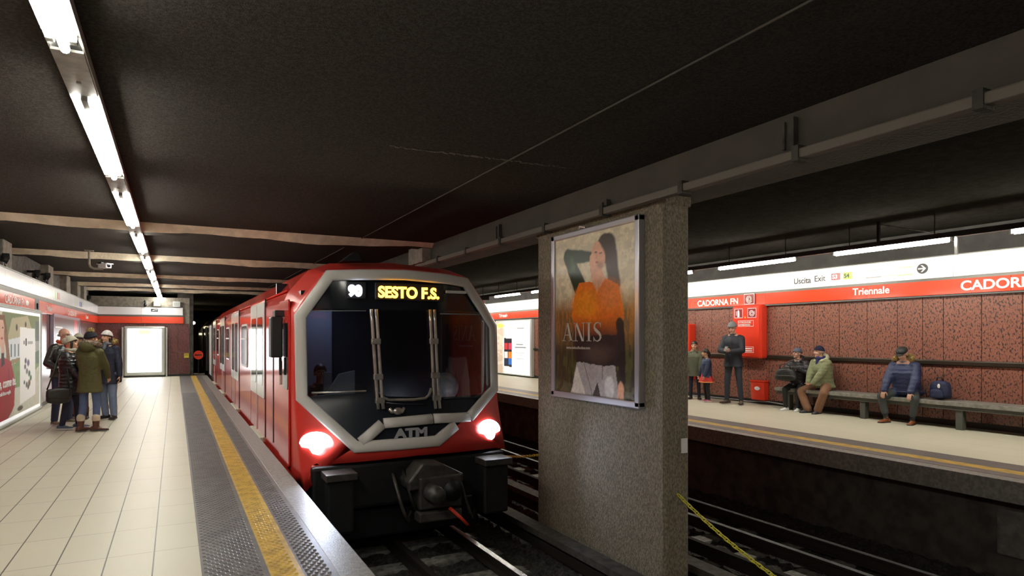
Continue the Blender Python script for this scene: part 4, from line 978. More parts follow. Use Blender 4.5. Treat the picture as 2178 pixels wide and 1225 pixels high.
# S as a variable-width ribbon
cs = [(.715, .178), (.705, .208), (.67, .222), (.63, .212), (.608, .18), (.615, .148), (.655, .118), (.70, .09), (.718, .055), (.70, .02), (.66, .003), (.62, .012), (.598, .045)]
ws = [.008, .010, .012, .018, .028, .034, .038, .038, .030, .018, .012, .010, .008]
for i in range(len(cs) - 1):
    d = Vector((cs[i + 1][0] - cs[i][0], cs[i + 1][1] - cs[i][1])).normalized(); n_ = Vector((-d.y, d.x))
    m2.append([(cs[i][0] + n_.x * ws[i] / 2, cs[i][1] + n_.y * ws[i] / 2), (cs[i][0] - n_.x * ws[i] / 2, cs[i][1] - n_.y * ws[i] / 2), (cs[i + 1][0] - n_.x * ws[i + 1] / 2, cs[i + 1][1] - n_.y * ws[i + 1] / 2), (cs[i + 1][0] + n_.x * ws[i + 1] / 2, cs[i + 1][1] + n_.y * ws[i + 1] / 2)])
m2.append([(.712, .165), (.72, .165), (.72, .222), (.712, .222)]); m2.append([(.593, 0), (.601, 0), (.601, .055), (.593, .055)])
M['anis_ink'] = mat('poster_lettering', (.62, .55, .48), .4)
for q in m2: quad(m, [(.655 - a * 1.17, .70 + b_) for a, b_ in q])
m.build('title_lettering', M['anis_ink'], t)
o = text('address_lettering', 'www.aniscollection.com', .052, loc_wall(.55, .605, -.056), M['anis_ink'], None, sx=1.02); o.parent = t

# big light box poster on the left wall (woman in red by a thatched house)
def lposter(u, v):
    p = Paint(u, v, lin(206, 208, 196), 2.0 / 6.2); Y = 11.0 + u * 5.95; Z = .08 + v * 1.98
    def e(y, z, ry, rz, c, soft=.15, ang=0, k=1.0):
        x = (Y - y) / ry; q = (Z - z) / rz; p.lay(k * np.clip((1 - np.sqrt(x * x + q * q)) / soft + .5, 0, 1), c)
    def pl(pts, c, k=1.0): p.poly([((a - 11.0) / 5.95, (b_ - .08) / 1.98) for a, b_ in pts], c, k)
    n1 = vnoise(u, v, 90, 40, 5); n2 = vnoise(u, v, 160, 20, 6)
    p.lay((n1 > .55) * .15, lin(160, 168, 140))
    pl([(13.2, 1.6), (13.6, 2.06), (16.9, 2.06), (16.9, 1.5)], lin(120, 132, 96)); pl([(13.9, 1.50), (14.3, 1.95), (15.7, 2.04), (16.3, 1.62)], lin(178, 172, 140)); e(14.7, 1.78, .08, .07, lin(60, 60, 52)); e(15.5, 1.85, .08, .06, lin(60, 60, 52))
    pl([(13.95, 1.10), (13.95, 1.54), (15.1, 1.60), (15.1, 1.16)], lin(216, 222, 226))
    for y_ in (14.2, 14.5, 14.8): pl([(y_, 1.22), (y_, 1.46), (y_ + .1, 1.46), (y_ + .1, 1.22)], lin(90, 110, 120))
    pl([(13.8, 1.05), (13.8, 1.14), (15.2, 1.20), (15.2, 1.12)], lin(150, 132, 96))
    pl([(14.2, .62), (14.2, 1.06), (15.1, 1.12), (16.9, 1.3), (16.9, .95), (15.1, .60)], lin(112, 138, 92)); p.lay(((Z < 1.1) & (Z > .6) & (Y > 14.2) & (n2 > .5)) * .35, lin(150, 170, 120))
    pl([(16.5, 1.0), (16.5, 1.95), (16.9, 1.95), (16.9, 1.0)], lin(58, 74, 110), .5)
    e(13.55, 1.70, .34, .30, lin(208, 168, 148), .1); pl([(13.75, 1.95), (14.0, 1.6), (14.15, 1.2), (14.1, .95), (13.9, .95), (13.85, 1.35), (13.7, 1.6)], lin(132, 98, 66))
    pl([(13.2, 1.98), (13.75, 2.0), (13.95, 1.7), (13.8, 1.65), (13.65, 1.9), (13.2, 1.9)], lin(116, 84, 56)); e(13.62, 1.76, .05, .015, lin(50, 36, 30)); e(13.55, 1.57, .09, .02, lin(168, 70, 66))
    pl([(11.2, 1.12), (13.75, 1.22), (14.25, 1.12), (14.55, .75), (14.5, .28), (14.3, .18), (14.0, .08), (11.2, .08)], lin(158, 34, 44)); pl([(14.0, 1.0), (14.1, 1.0), (14.15, .5), (14.05, .5)], lin(112, 20, 30), .7)
    e(13.62, 1.36, .12, .14, lin(205, 164, 146)); pl([(13.5, 1.05), (13.5, 1.3), (13.7, 1.3), (13.75, 1.1)], lin(40, 24, 30))
    pl([(14.98, .24), (14.98, 1.79), (16.45, 1.78), (16.48, .33)], lin(238, 240, 240))
    pl([(15.3, 1.44), (15.3, 1.52), (15.42, 1.52), (15.42, 1.44)], lin(120, 120, 120)); pl([(15.48, 1.42), (15.48, 1.56), (15.62, 1.56), (15.62, 1.42)], lin(60, 60, 60)); pl([(15.7, 1.45), (15.7, 1.50), (16.2, 1.50), (16.2, 1.45)], lin(170, 172, 172))
    for y_, z_, r_, c in ((15.5, 1.10, .10, (70, 70, 76)), (15.75, 1.05, .12, (96, 90, 130)), (15.45, .98, .09, (90, 90, 90)), (15.62, .88, .10, (110, 116, 110)), (15.85, .82, .11, (70, 100, 80)), (16.0, .72, .10, (40, 120, 70)), (15.85, .62, .12, (110, 96, 60)), (15.6, .60, .10, (90, 96, 96)), (15.38, .66, .07, (80, 80, 84)), (15.75, .54, .08, (60, 70, 60))): e(y_, z_, r_, r_ * .6, lin(*c), .5)
    p.lay(np.clip((.5 - Z) / .4, 0, 1) * ((Y > 14.5) & (Y < 14.98) | (Y > 16.5)) * .6, lin(206, 208, 190)); e(15.0, .17, .25, .05, lin(70, 60, 50), .5); 
    return p.c
t = empty('wall_light_box', (-2.62, 10.9, .03), 0, 'large framed wall poster of a woman in a red sweater beside a thatched house', 'poster')
MB().box(-.03, .035, 0, 6.25, 0, 2.05).build('case', M['alu'], t, bevel=.01)
M['poster_lit'] = painted('poster_backlit', .5, .05); M['border_lit'] = emis('poster_border_lit', (.95, .97, 1), .3)
MB().box(.034, .04, .06, 6.17, .035, 2.02).build('border', M['border_lit'], t)
poster_grid('picture', Matrix(((0, 0, 1, .043), (1, 0, 0, .12), (0, 1, 0, .10), (0, 0, 0, 1))), 5.95, 1.86, 300, 130, lposter, M['poster_lit'], t)
o = text('slogan_lettering', 'e, come te.', .22, Matrix(((0, 0, 1, .048), (1, 0, 0, 2.42), (0, 1, 0, .66), (0, 0, 0, 1))), M['letter_white'], None, sx=1.3, bold=.004, shear=.2); o.parent = t
o = text('slogan_lettering', 'la moda fatta a maglia', .09, Matrix(((0, 0, 1, .048), (1, 0, 0, 2.3), (0, 1, 0, .53), (0, 0, 0, 1))), M['letter_white'], None, sx=1.25, bold=.001, shear=.2); o.parent = t
for a in ((-.02, .03, 0, 2.06), (6.2, 6.27, 0, 2.06), (0, 6.25, 2.03, 2.09), (0, 6.25, -.02, .03)): MB().box(-.02, .06, *a).build('frame_bar', M['alu_lt'], t, bevel=.008)
# dark poster with red stripes
t = empty('wall_poster', (-2.62, 18.8, .80), 0, 'dark grey framed poster with red stripes on the left wall behind the group', 'poster')
MB().box(-.03, .03, 0, 4.75, 0, 1.30).build('backing', M['letter_grey'], t)
MB().box(.03, .034, .1, 4.65, .05, 1.24).build('picture', mat('poster_charcoal', (.045, .05, .055), .3), t)
MB().box(.034, .037, 3.55, 4.25, .05, 1.24).build('stripe', mat('poster_red', (.62, .05, .05), .3), t); MB().box(.034, .037, 4.38, 4.48, .05, 1.24).build('stripe', bpy.data.materials['poster_red'], t)
for k, (a, b_, z_) in enumerate(((.3, 1.4, .98), (.3, 1.1, .80), (.3, 1.25, .72), (.3, .9, .62))): MB().box(.034, .037, a, b_, z_, z_ + .035).build('text_line', LW, t)
for a in ((-.03, .05, 0, 1.3), (4.7, 4.78, 0, 1.3), (0, 4.75, 1.26, 1.32), (0, 4.75, -.02, .04)): MB().box(-.02, .05, *a).build('frame_bar', mat('poster_frame_lilac', (.42, .40, .50), .3, metal=.4) if 'poster_frame_lilac' not in bpy.data.materials else bpy.data.materials['poster_frame_lilac'], t)
# far platform poster with a phone
def fposter(u, v):
    p = Paint(u, v, lin(244, 244, 246), 2.15 / 2.9)
    n1 = vnoise(u, v, 12, 30, 9); p.lay((np.clip((.30 - u) / .1, 0, 1)), lin(210, 196, 178)); p.lay((u < .3) * (n1 > .5) * .4, lin(176, 140, 120))
    p.ell(.14, .92, .12, .04, lin(220, 190, 90), .6)
    p.poly([(.24, .10), (.24, .72), (.52, .70), (.52, .09)], lin(240, 240, 240)); p.poly([(.26, .14), (.26, .68), (.50, .67), (.50, .13)], lin(46, 44, 50))
    for a, b_, c in ((.27, .46, (190, 60, 60)), (.39, .46, (196, 70, 90)), (.27, .30, (230, 220, 220)), (.39, .30, (236, 130, 50)), (.27, .17, (50, 56, 74)), (.39, .17, (60, 110, 190))): p.poly([(a, b_), (a, b_ + .12), (a + .1, b_ + .12), (a + .1, b_)], lin(*c))
    for vv, u0, u1, c in ((.845, .64, .84, 110), (.68, .58, .88, 190), (.64, .60, .86, 200), (.55, .62, .82, 110), (.50, .58, .90, 90), (.40, .60, .86, 190), (.35, .68, .80, 190), (.28, .62, .84, 190)): p.poly([(u0, vv), (u0, vv + .022), (u1, vv + .022), (u1, vv)], lin(c, c, c + 5), .9)
    return p.c
t = empty('wall_light_box', (11.96, 24.25, .04), 0, 'white backlit poster with a phone picture on the far platform wall, left of the pillar', 'poster')
MB().box(-.03, .11, -3.02, .05, 0, 2.2).build('case', M['alu_lt'], t, bevel=.02)
poster_grid('picture', Matrix(((0, 0, -1, -.035), (-1, 0, 0, 0), (0, 1, 0, .04), (0, 0, 0, 1))), 2.93, 2.11, 90, 90, fposter, painted('poster_backlit_far', .3, .35), t)
# ------------------------------------------------------------------ people
def fused(mb, voxel, smooth=2, name='tmp'):
    """one continuous surface out of overlapping limb segments"""
    me = bpy.data.meshes.new(name); me.from_pydata(mb.v, [], mb.f); me.update()
    o = bpy.data.objects.new(name, me); COL.objects.link(o)
    r = o.modifiers.new('r', 'REMESH'); r.mode = 'VOXEL'; r.voxel_size = voxel
    if smooth: s_ = o.modifiers.new('s', 'SMOOTH'); s_.factor = .5; s_.iterations = smooth
    dg = bpy.context.evaluated_depsgraph_get(); me2 = bpy.data.meshes.new_from_object(o.evaluated_get(dg))
    bpy.data.objects.remove(o); me2.polygons.foreach_set('use_smooth', [True] * len(me2.polygons)); return me2
def link_mesh(name, me, mats, parent=None):
    me.name = name; me.materials.clear()
    for m_ in (mats if isinstance(mats, (list, tuple)) else [mats]): me.materials.append(m_)
    o = bpy.data.objects.new(name, me); COL.objects.link(o)
    if parent: o.parent = parent
    return o
def ik(a, c, l1, l2, pole):
    a, c = Vector(a), Vector(c); d = c - a; L = min(d.length, (l1 + l2) * .998); t = d.normalized(); c = a + t * L
    x = (l1 * l1 - l2 * l2 + L * L) / (2 * L); h = math.sqrt(max(0, l1 * l1 - x * x)); p = Vector(pole); p = (p - t * p.dot(t)).normalized()
    return a + t * x + p * h, c
SK = {}
def skin(name, col):
    if name not in SK: SK[name] = mat('skin_' + name, col, .5, noise=.12, nscale=30)
    return SK[name]
M['eye'] = mat('eye_dark', (.02, .015, .012), .25); M['eye_white'] = mat('eye_white', (.55, .53, .5), .3)
M['lips'] = mat('lips', (.36, .12, .10), .45); M['lens'] = mat('spectacle_frame', (.03, .025, .02), .3)
def cloth(name, col, rough=.75, puff=0, bump=.35, bscale=38, noise=.25, nscale=16):
    m_, nt, b = new_mat(name); b.inputs['Roughness'].default_value = rough; b.inputs['Base Color'].default_value = (*col, 1)
    tc = N(nt, 'ShaderNodeTexCoord'); n1 = N(nt, 'ShaderNodeTexNoise'); n1.inputs['Scale'].default_value = nscale; n1.inputs['Detail'].default_value = 4; nt.links.new(tc.outputs['Object'], n1.inputs[0])
    mx = N(nt, 'ShaderNodeMix', data_type='RGBA'); mx.inputs[6].default_value = (*col, 1); mx.inputs[7].default_value = (*[c * (1 - noise) for c in col], 1); nt.links.new(n1.outputs[0], mx.inputs[0]); nt.links.new(mx.outputs[2], b.inputs['Base Color'])
    n2 = N(nt, 'ShaderNodeTexNoise'); n2.inputs['Scale'].default_value = bscale * .35; n2.inputs['Detail'].default_value = 3; n2.inputs['Distortion'].default_value = 1.2; nt.links.new(tc.outputs['Object'], n2.inputs[0])
    bp = N(nt, 'ShaderNodeBump'); bp.inputs['Strength'].default_value = bump; bp.inputs['Distance'].default_value = .03
    if puff:
        w = N(nt, 'ShaderNodeTexWave'); w.bands_direction = 'Z'; w.inputs['Scale'].default_value = puff; w.inputs['Distortion'].default_value = 2.5; w.inputs['Detail Scale'].default_value = 2; w.inputs['Detail'].default_value = 1; nt.links.new(tc.outputs['Object'], w.inputs[0])
        ad = N(nt, 'ShaderNodeMath', operation='MULTIPLY_ADD'); ad.inputs[1].default_value = .35; nt.links.new(w.outputs['Fac'], ad.inputs[0]); nt.links.new(n2.outputs[0], ad.inputs[2]); nt.links.new(ad.outputs[0], bp.inputs['Height'])
    else: nt.links.new(n2.outputs[0], bp.inputs['Height'])
    nt.links.new(bp.outputs[0], b.inputs['Normal']); return m_
def person(label, loc, rz, H=1.75, sk='light', skc=(.58, .33, .23), stout=1.0, lean=0.0, seat=None, pelvis=None, feet=None, hands=None, elbows=None,
           head_yaw=0, head_pitch=0, twist=0, coat=None, coat_len=.10, coat_fat=0.0, trousers=None, leg_fat=0.0, shoes=None, shoe_kind='shoe',
           child=False, hair=None, hair_kind=None, hat=None, hat_kind=None, hood=None, hood_fur=None, scarf=None, glasses=False, skirt=None, gloves=None, hand_curl=.6, flare=0.0, socks=None, hem_flare=0.02, group=None, hide=False, collar=True):
    """local frame: faces -Y, its left hand on +X, feet on z = 0"""
    k = H / 1.75; U = Vector((0, -math.sin(lean), math.cos(lean))); F = Vector((0, -math.cos(lean), -math.sin(lean)))
    pz = (seat + .10 * k) if seat is not None else .93 * k
    pel = Vector(pelvis) if pelvis else Vector((0, 0, pz))
    hs = 1.16 if child else 1.0
    Rt = Matrix.Rotation(twist, 3, 'Z')
    neck = pel + U * (.535 * k); sh = [neck - U * .07 * k + Rt @ Vector((sx * .168 * k * (.5 + .5 * stout), 0, 0)) for sx in (-1, 1)]
    hip = [pel + Vector((sx * .092 * k, 0, -.01)) for sx in (-1, 1)]
    HR = (Euler((math.radians(head_pitch), 0, math.radians(head_yaw))).to_matrix())
    hc = neck + U * .085 * k + HR @ Vector((0, -.015, .085)) * k * hs + Vector((0, -.01, 0))
    feet = feet or [(-.11, 0, 0), (.11, 0, 0)]
    hands = hands or [(-.30, -.02, .86 * k), (.30, -.02, .86 * k)]
    hs_ = k * hs
    def hp(x, y, z): return hc + HR @ (Vector((x, y, z)) * hs_)
    # ---- body
    b = MB(); th = .82
    for t in range(6):
        q = pel + U * (.50 * k * t / 5); w = [.150, .135, .135, .150, .165, .150][t] * k * stout * .86; d = [.10, .095, .095, .105, .105, .09][t] * k * stout * .86
        b.ell(q, (w, d, .09 * k), n=14, m=8)
    b.cone(neck - U * .04 * k, .058 * k, neck + U * .07 * k + Vector((0, -.01, 0)), .052 * k)
    b.cone(neck + U * .06 * k, .050 * k, hp(0, .01, -.04), .05 * k)
    b.ell(hp(0, .008, .028), (.074 * hs_, .092 * hs_, .092 * hs_), HR, 18, 12)           # skull
    b.ell(hp(0, -.030, -.035), (.056 * hs_, .058 * hs_, .075 * hs_), HR, 16, 10)         # face and jaw
    b.ell(hp(0, -.072, -.088), (.024 * hs_, .020 * hs_, .019 * hs_), HR, 10, 8)          # chin
    b.cone(hp(0, -.086, .018), .010 * hs_, hp(0, -.108, -.022), .0135 * hs_, 8)          # nose
    for sx in (-1, 1):
        b.ell(hp(sx * .011, -.096, -.026), (.009 * hs_,) * 3, HR, 8, 6)
        b.ell(hp(sx * .074, .012, -.008), (.010 * hs_, .020 * hs_, .030 * hs_), HR, 8, 8)   # ears
        b.ell(hp(sx * .030, -.072, .022), (.022 * hs_, .012 * hs_, .007 * hs_), HR, 8, 6)   # brow
        b.ell(hp(sx * .038, -.058, -.030), (.020 * hs_, .018 * hs_, .018 * hs_), HR, 8, 6)  # cheek
    b.ell(hp(0, -.086, -.054), (.022 * hs_, .010 * hs_, .009 * hs_), HR, 10, 6)          # mouth
    knees, ankles, elb, wri = [], [], [], []
    l1 = .415 * k; l2 = .405 * k
    for i, sx in enumerate((-1, 1)):
        fx, fy, fa = feet[i][:3]; an = Vector((fx, fy + .03 * k, .085 * k + (feet[i][3] if len(feet[i]) > 3 else 0)))
        kn, an = ik(hip[i], an, l1, l2, (sx * .18 + (feet[i][4] if len(feet[i]) > 4 else 0), -1, .25)); knees.append(kn); ankles.append(an)
        b.cone(hip[i], .078 * k * th, kn, .054 * k * th); b.cone(kn, .052 * k * th, an, .036 * k)
        fd = Vector((math.sin(math.radians(fa)), -math.cos(math.radians(fa)), 0)); b.cone(an - Vector((0, 0, .045 * k)) - fd * .02, .032 * k, an - Vector((0, 0, .055 * k)) + fd * .13 * k, .024 * k)
    ul, fl = .285 * k, .255 * k
    for i, sx in enumerate((-1, 1)):
        pole = elbows[i] if elbows else (sx * .5, .8, -.5)
        e_, w_ = ik(sh[i], hands[i][:3], ul, fl, pole); elb.append(e_); wri.append(w_)
        b.cone(sh[i], .052 * k * th, e_, .040 * k * th); b.cone(e_, .040 * k * th, w_, .024 * k)
        # hand: palm, thumb, four fingers with a bend
        fdn = (w_ - e_).normalized(); hd = Vector(hands[i][3]).normalized() if len(hands[i]) > 3 else fdn
        inward = Vector((-sx, -.25, 0)); pn = (inward - hd * inward.dot(hd)).normalized()      # palm faces inward
        if len(hands[i]) > 4: pn = Vector(hands[i][4]); pn = (pn - hd * pn.dot(hd)).normalized()
        wd = hd.cross(pn).normalized()
        if wd.dot(Vector((0, -1, .3))) < 0: wd = -wd      # towards the thumb
        hk = k * (1.0 if not child else .95)
        for u_ in (-.026, -.009, .009, .026): b.cone(w_ + hd * .012 * hk + wd * u_ * hk * .6, .0145 * hk, w_ + hd * .082 * hk + wd * u_ * hk, .0125 * hk, 8)
        for u_, ln in ((.030, .064), (.0105, .074), (-.010, .068), (-.029, .052)):
            p0 = w_ + hd * .085 * hk + wd * u_ * hk; c1 = math.cos(hand_curl * .6); s1 = math.sin(hand_curl * .6); c2 = math.cos(hand_curl * 1.5); s2 = math.sin(hand_curl * 1.5)
            p1 = p0 + (hd * c1 + pn * s1) * ln * .52 * hk; p2 = p1 + (hd * c2 + pn * s2) * ln * .48 * hk
            b.cone(p0, .0088 * hk, p1, .0082 * hk, 8); b.cone(p1, .0082 * hk, p2, .0068 * hk, 8)
        tp0 = w_ + hd * .03 * hk + wd * .026 * hk; tp1 = tp0 + (hd * .6 + wd * .75 + pn * .3).normalized() * .042 * hk; tp2 = tp1 + (hd * .85 + wd * .25 + pn * .45).normalized() * .032 * hk
        b.cone(tp0, .0125 * hk, tp1, .010 * hk, 8); b.cone(tp1, .010 * hk, tp2, .0078 * hk, 8)
    me = fused(b, .0058, 1)
    sm = skin(sk, skc)
    root = link_mesh('person', me, [sm, M['eye'], M['lips'], M['eye_white']]); root.location = loc; root.rotation_euler = (0, 0, rz)
    tag(root, label, 'person', group)
    HRi = HR.transposed(); idx = []
    for p in me.polygons:
        q = HRi @ (p.center - hc) / hs_; mi = 0
        if q.y < -.055 and abs(q.x) < .06:
            ex = abs(abs(q.x) - .030)
            if ex < .0055 and abs(q.z - .003) < .0055: mi = 1
            elif ex < .0135 and abs(q.z - .003) < .0045: mi = 3
            elif ex < .020 and abs(q.z - .0245) < .004: mi = 1
            elif abs(q.x) < .023 and abs(q.z + .054) < .0065: mi = 2
        idx.append(mi)
    me.polygons.foreach_set('material_index', idx)
    def child_(name, me_, m_): return link_mesh(name, me_, m_, root)
    # ---- trousers
    if trousers is not None:
        m_ = MB(); f = leg_fat
        m_.ell(pel + Vector((0, .0, -.02 * k)), ((.160 + f) * k * stout, (.118 + f) * k * stout, .11 * k), n=16, m=9)
        for i in (0, 1):
            a, kn, an = hip[i], knees[i], ankles[i]; cuff = an + (kn - an) * (.02 if not socks else .26)
            m_.cone(a, (.090 + f) * k * (.4 + .6 * stout), kn, (.064 + f) * k); m_.cone(kn, (.064 + f) * k, cuff, (.050 + f + flare) * k)
            m_.cone(an + (kn - an) * (.03 if not socks else .26), (.052 + f + flare) * k, cuff, (.052 + f + flare) * k)
        o = child_('trousers', fused(m_, .011, 2), trousers)
        if socks:
            for i in (0, 1): child_('sock', fused(MB().cone(ankles[i] + (knees[i] - ankles[i]) * .3, .044 * k, ankles[i] + Vector((0, 0, -.01)), .042 * k), .009, 1), socks)
    # ---- shoes
    for i in (0, 1):
        fa = feet[i][2]; an = ankles[i]; fd = Vector((math.sin(math.radians(fa)), -math.cos(math.radians(fa)), 0)); s_ = Vector((fd.y, -fd.x, 0)); z0 = an.z - .085 * k
        m_ = MB(); base = Vector((an.x, an.y, z0))
        # foot shaped lofts: sole and upper
        prof = [(-.085, .030, .06), (-.07, .038, .075), (-.02, .040, .085), (.05, .042, .066), (.11, .048, .052), (.155, .044, .044), (.185, .030, .034), (.195, .012, .02)]
        rings = []
        for (l, w, h) in prof:
            c_ = base + fd * l * k; rings.append([c_ + s_ * w * k * math.cos(a) + Vector((0, 0, max(0.0, (h * .45 + h * .62 * math.sin(a))) * k)) for a in [2 * math.pi * j / 14 for j in range(14)]])
        m_.loft(rings)
        if shoe_kind == 'boot': m_.cone(base + Vector((0, 0, .06 * k)), .050 * k, an + Vector((0, 0, .13 * k)), .058 * k)
        else: m_.cone(base + Vector((0, 0, .06 * k)), .040 * k, an + Vector((0, 0, .01 * k)), .041 * k)
        sh_o = child_('shoe', fused(m_, .0075, 1), shoes)
        so = MB(); rg = []
        outl = [(l, w + .004) for l, w, h in prof]
        pts = [base + fd * l * k + s_ * w * k for l, w in outl] + [base + fd * l * k - s_ * w * k for l, w in outl[::-1]]
        so.loft([[p_ + Vector((0, 0, 0.0)) for p_ in pts], [p_ + Vector((0, 0, .018 * k)) for p_ in pts]])
        sole = so.build('sole', M['sole_white'] if shoe_kind == 'trainer' else M['sole_dark'], sh_o)
        if shoe_kind == 'boot' and hood_fur is not None and coat_len > .2:
            child_('boot_cuff', fused(MB().cone(an + Vector((0, 0, .12 * k)), .066 * k, an + Vector((0, 0, .15 * k)), .066 * k), .008, 1), M['fleece'])
    # ---- coat: torso loft, sleeves
    if coat is not None:
        cf = coat_fat; m_ = MB(); rings = []; L = coat_len
        base_z = -L * k if seat is None else -.02
        prof = [(base_z, .175 + hem_flare + cf, .135 + hem_flare + cf), (base_z * .5, .172 + cf + hem_flare * .5, .132 + cf + hem_flare * .3), (.02, .165 + cf, .128 + cf), (.15 * k, .155 + cf, .125 + cf), (.28 * k, .170 + cf, .130 + cf), (.38 * k, .185 + cf, .130 + cf), (.45 * k, .168 + cf * .6, .112 + cf * .6), (.495 * k, .128, .092), (.53 * k, .088, .080)]
        for (z, w, d) in prof:
            c_ = pel + U * z if z > 0 else pel + Vector((0, 0, z)); rr_ = []
            tw = Rt if z > .2 * k else Matrix.Identity(3)
            for j in range(24):
                a = 2 * math.pi * j / 24; ca, sa = math.cos(a), math.sin(a)
                v = tw @ Vector((w * k * stout * math.copysign(abs(ca) ** .85, ca), 0, 0)) - F * (d * k * stout * math.copysign(abs(sa) ** .85, sa)) if z > 0 else Vector((w * k * stout * ca, d * k * stout * sa, 0))
                rr_.append(c_ + v)
            rings.append(rr_)
        m_.loft(rings)
        if seat is not None:      # the skirt of the coat lies over the thighs and spreads on the seat
            m_.ell(pel + Vector((0, .01, -.03)), ((.205 + cf) * k * stout, (.165 + cf) * k, .085 * k), n=18, m=10)
            for i in (0, 1):
                m_.cone(hip[i] + Vector((0, 0, .01)), (.105 + cf * .5) * k, hip[i].lerp(knees[i], min(.8, coat_len)), (.088 + cf * .4) * k)
        for i in (0, 1):
            cuff = elb[i].lerp(wri[i], .95)
            m_.cone(sh[i] + (neck - sh[i]) * .25, (.064 + cf * .5) * k, sh[i], (.066 + cf * .6) * k); m_.cone(sh[i], (.066 + cf * .6) * k, elb[i], (.056 + cf * .8) * k); m_.cone(elb[i], (.057 + cf * .8) * k, cuff, (.042 + cf * .5) * k)
        co = child_('coat', fused(m_, .011, 2), coat)
        # raised front seam and collar
        if collar:
            rg = []
            for (zz, rr0) in ((.49, .098), (.53, .085), (.57, .080)):
                c_ = pel + U * zz * k; rg.append([c_ + Vector((rr0 * 1.05 * k * math.cos(2 * math.pi * j / 16), 0, 0)) - F * rr0 * .95 * k * math.sin(2 * math.pi * j / 16) for j in range(16)])
            rg += [[c + (p_ - c) * .86 for p_ in r_] for r_, c in ((rg[2], pel + U * .57 * k), (rg[1], pel + U * .53 * k))]
            l_ = MB().loft(rg, False).build('collar', coat, co, smooth=True)
        if hide is False and seat is None and not child:
            zf = [(-.9 * L * k, .158), (0, .145), (.2 * k, .142), (.4 * k, .142), (.47 * k, .11)]
            MB().tube([pel + (U * z if z > 0 else Vector((0, 0, z))) + F * (d + cf) * k * stout * .995 + Vector((.008, 0, 0)) for z, d in zf], .007, 6).build('zip', M['black'], co, smooth=True)
    if skirt is not None:
        rg = []
        for zz, w in ((.06, .15), (-.08, .20), (-.17, .25), (-.235, .28)):
            rg.append([pel + Vector(((w + .014 * math.sin(6 * a)) * k * math.cos(a), (w * .85 + .014 * math.sin(6 * a)) * k * math.sin(a), zz * k)) for a in [2 * math.pi * j / 36 for j in range(36)]])
        sk_o = MB().loft(rg, False).build('skirt', skirt, root, smooth=True)
        rg = [[q + (q - pel) * 0.01 for q in rg[-1]], [q + Vector((0, 0, -.03 * k)) for q in rg[-1]]]
        MB().loft(rg, False).build('skirt_hem', mat('skirt_hem_orange', (.85, .35, .10), .7) if 'skirt_hem_orange' not in bpy.data.materials else bpy.data.materials['skirt_hem_orange'], sk_o, smooth=True)
    if gloves is not None:
        for i in (0, 1): child_('glove', fused(MB().cone(wri[i], .036 * k, wri[i] + (Vector(hands[i][3]).normalized() if len(hands[i]) > 3 else (wri[i] - elb[i]).normalized()) * .10 * k, .034 * k), .008, 1), gloves)
    # ---- head wear and hair, in head space
    def shell(name, m_, material, zcut, grow=1.0, ell_c=(0, .008, .028), er=(.080, .098, .098), tilt=0, top=0.0, par=None):
        R = HR @ Matrix.Rotation(math.radians(tilt), 3, 'X'); rg = []; n = 24
        a0 = math.asin(max(-.99, min(.99, zcut))); K = 9
        for i in range(K + 1):
            a = a0 + (math.pi / 2 - a0) * i / K - (.02 if i == K else 0); c_, s_ = math.cos(a), math.sin(a)
            rg.append([hp(*ell_c) + R @ (Vector((er[0] * grow * c_ * math.cos(2 * math.pi * j / n), er[1] * grow * c_ * math.sin(2 * math.pi * j / n), (er[2] * grow + top * max(0, s_)) * s_)) * hs_) for j in range(n)])
        o0 = len(m_.v); m_.loft(rg, False); m_.f.append(tuple(o0 + j for j in range(n))[::-1]); m_.m.append(0); o_n = len(m_.v); m_.v.append(tuple(sum((Vector(p_) for p_ in rg[-1]), Vector()) / n)); st = o_n - n
        for j in range(n): m_.f.append((st + j, st + (j + 1) % n, o_n)); m_.m.append(0)
        return m_
    if hair is not None:
        m_ = MB()
        if hair_kind == 'short': shell('h', m_, None, -.15, 1.06, tilt=-24)
        elif hair_kind == 'long':
            shell('h', m_, None, -.25, 1.08, tilt=-18)
            for sx in (-1, 1): m_.cone(hp(sx * .062, .03, -.03), .034 * hs_, hp(sx * .075, .03, -.20), .030 * hs_)
            m_.cone(hp(0, .07, -.02), .05 * hs_, hp(.0, .08, -.24), .045 * hs_)
        elif hair_kind == 'tied':
            shell('h', m_, None, -.2, 1.07, tilt=-24); m_.ell(hp(.0, .10, .0), (.04 * hs_,) * 3); m_.cone(hp(0, .11, -.01), .03 * hs_, hp(0, .12, -.12), .018 * hs_)
        elif hair_kind == 'fringe':
            shell('h', m_, None, -.1, 1.06, tilt=-10); 
            for sx in (-1, 1): m_.cone(hp(sx * .066, -.01, .0), .026 * hs_, hp(sx * .066, .0, -.08), .022 * hs_)
        elif hair_kind == 'sides':
            for sx in (-1, 1): m_.cone(hp(sx * .064, .02, .012), .020 * hs_, hp(sx * .050, .07, -.01), .024 * hs_)
            m_.cone(hp(-.05, .07, -.01), .024 * hs_, hp(.05, .07, -.01), .024 * hs_)
        elif hair_kind == 'tail':
            shell('h', m_, None, -.2, 1.05, tilt=-18)
            m_.tube([hp(.04, .04, -.06), hp(.07, .03, -.14), hp(.085, .0, -.24), (hp(.09, -.01, -.36))], [.035 * hs_, .04 * hs_, .034 * hs_, .012 * hs_], 10)
        child_('hair', fused(m_, .007, 2), hair)
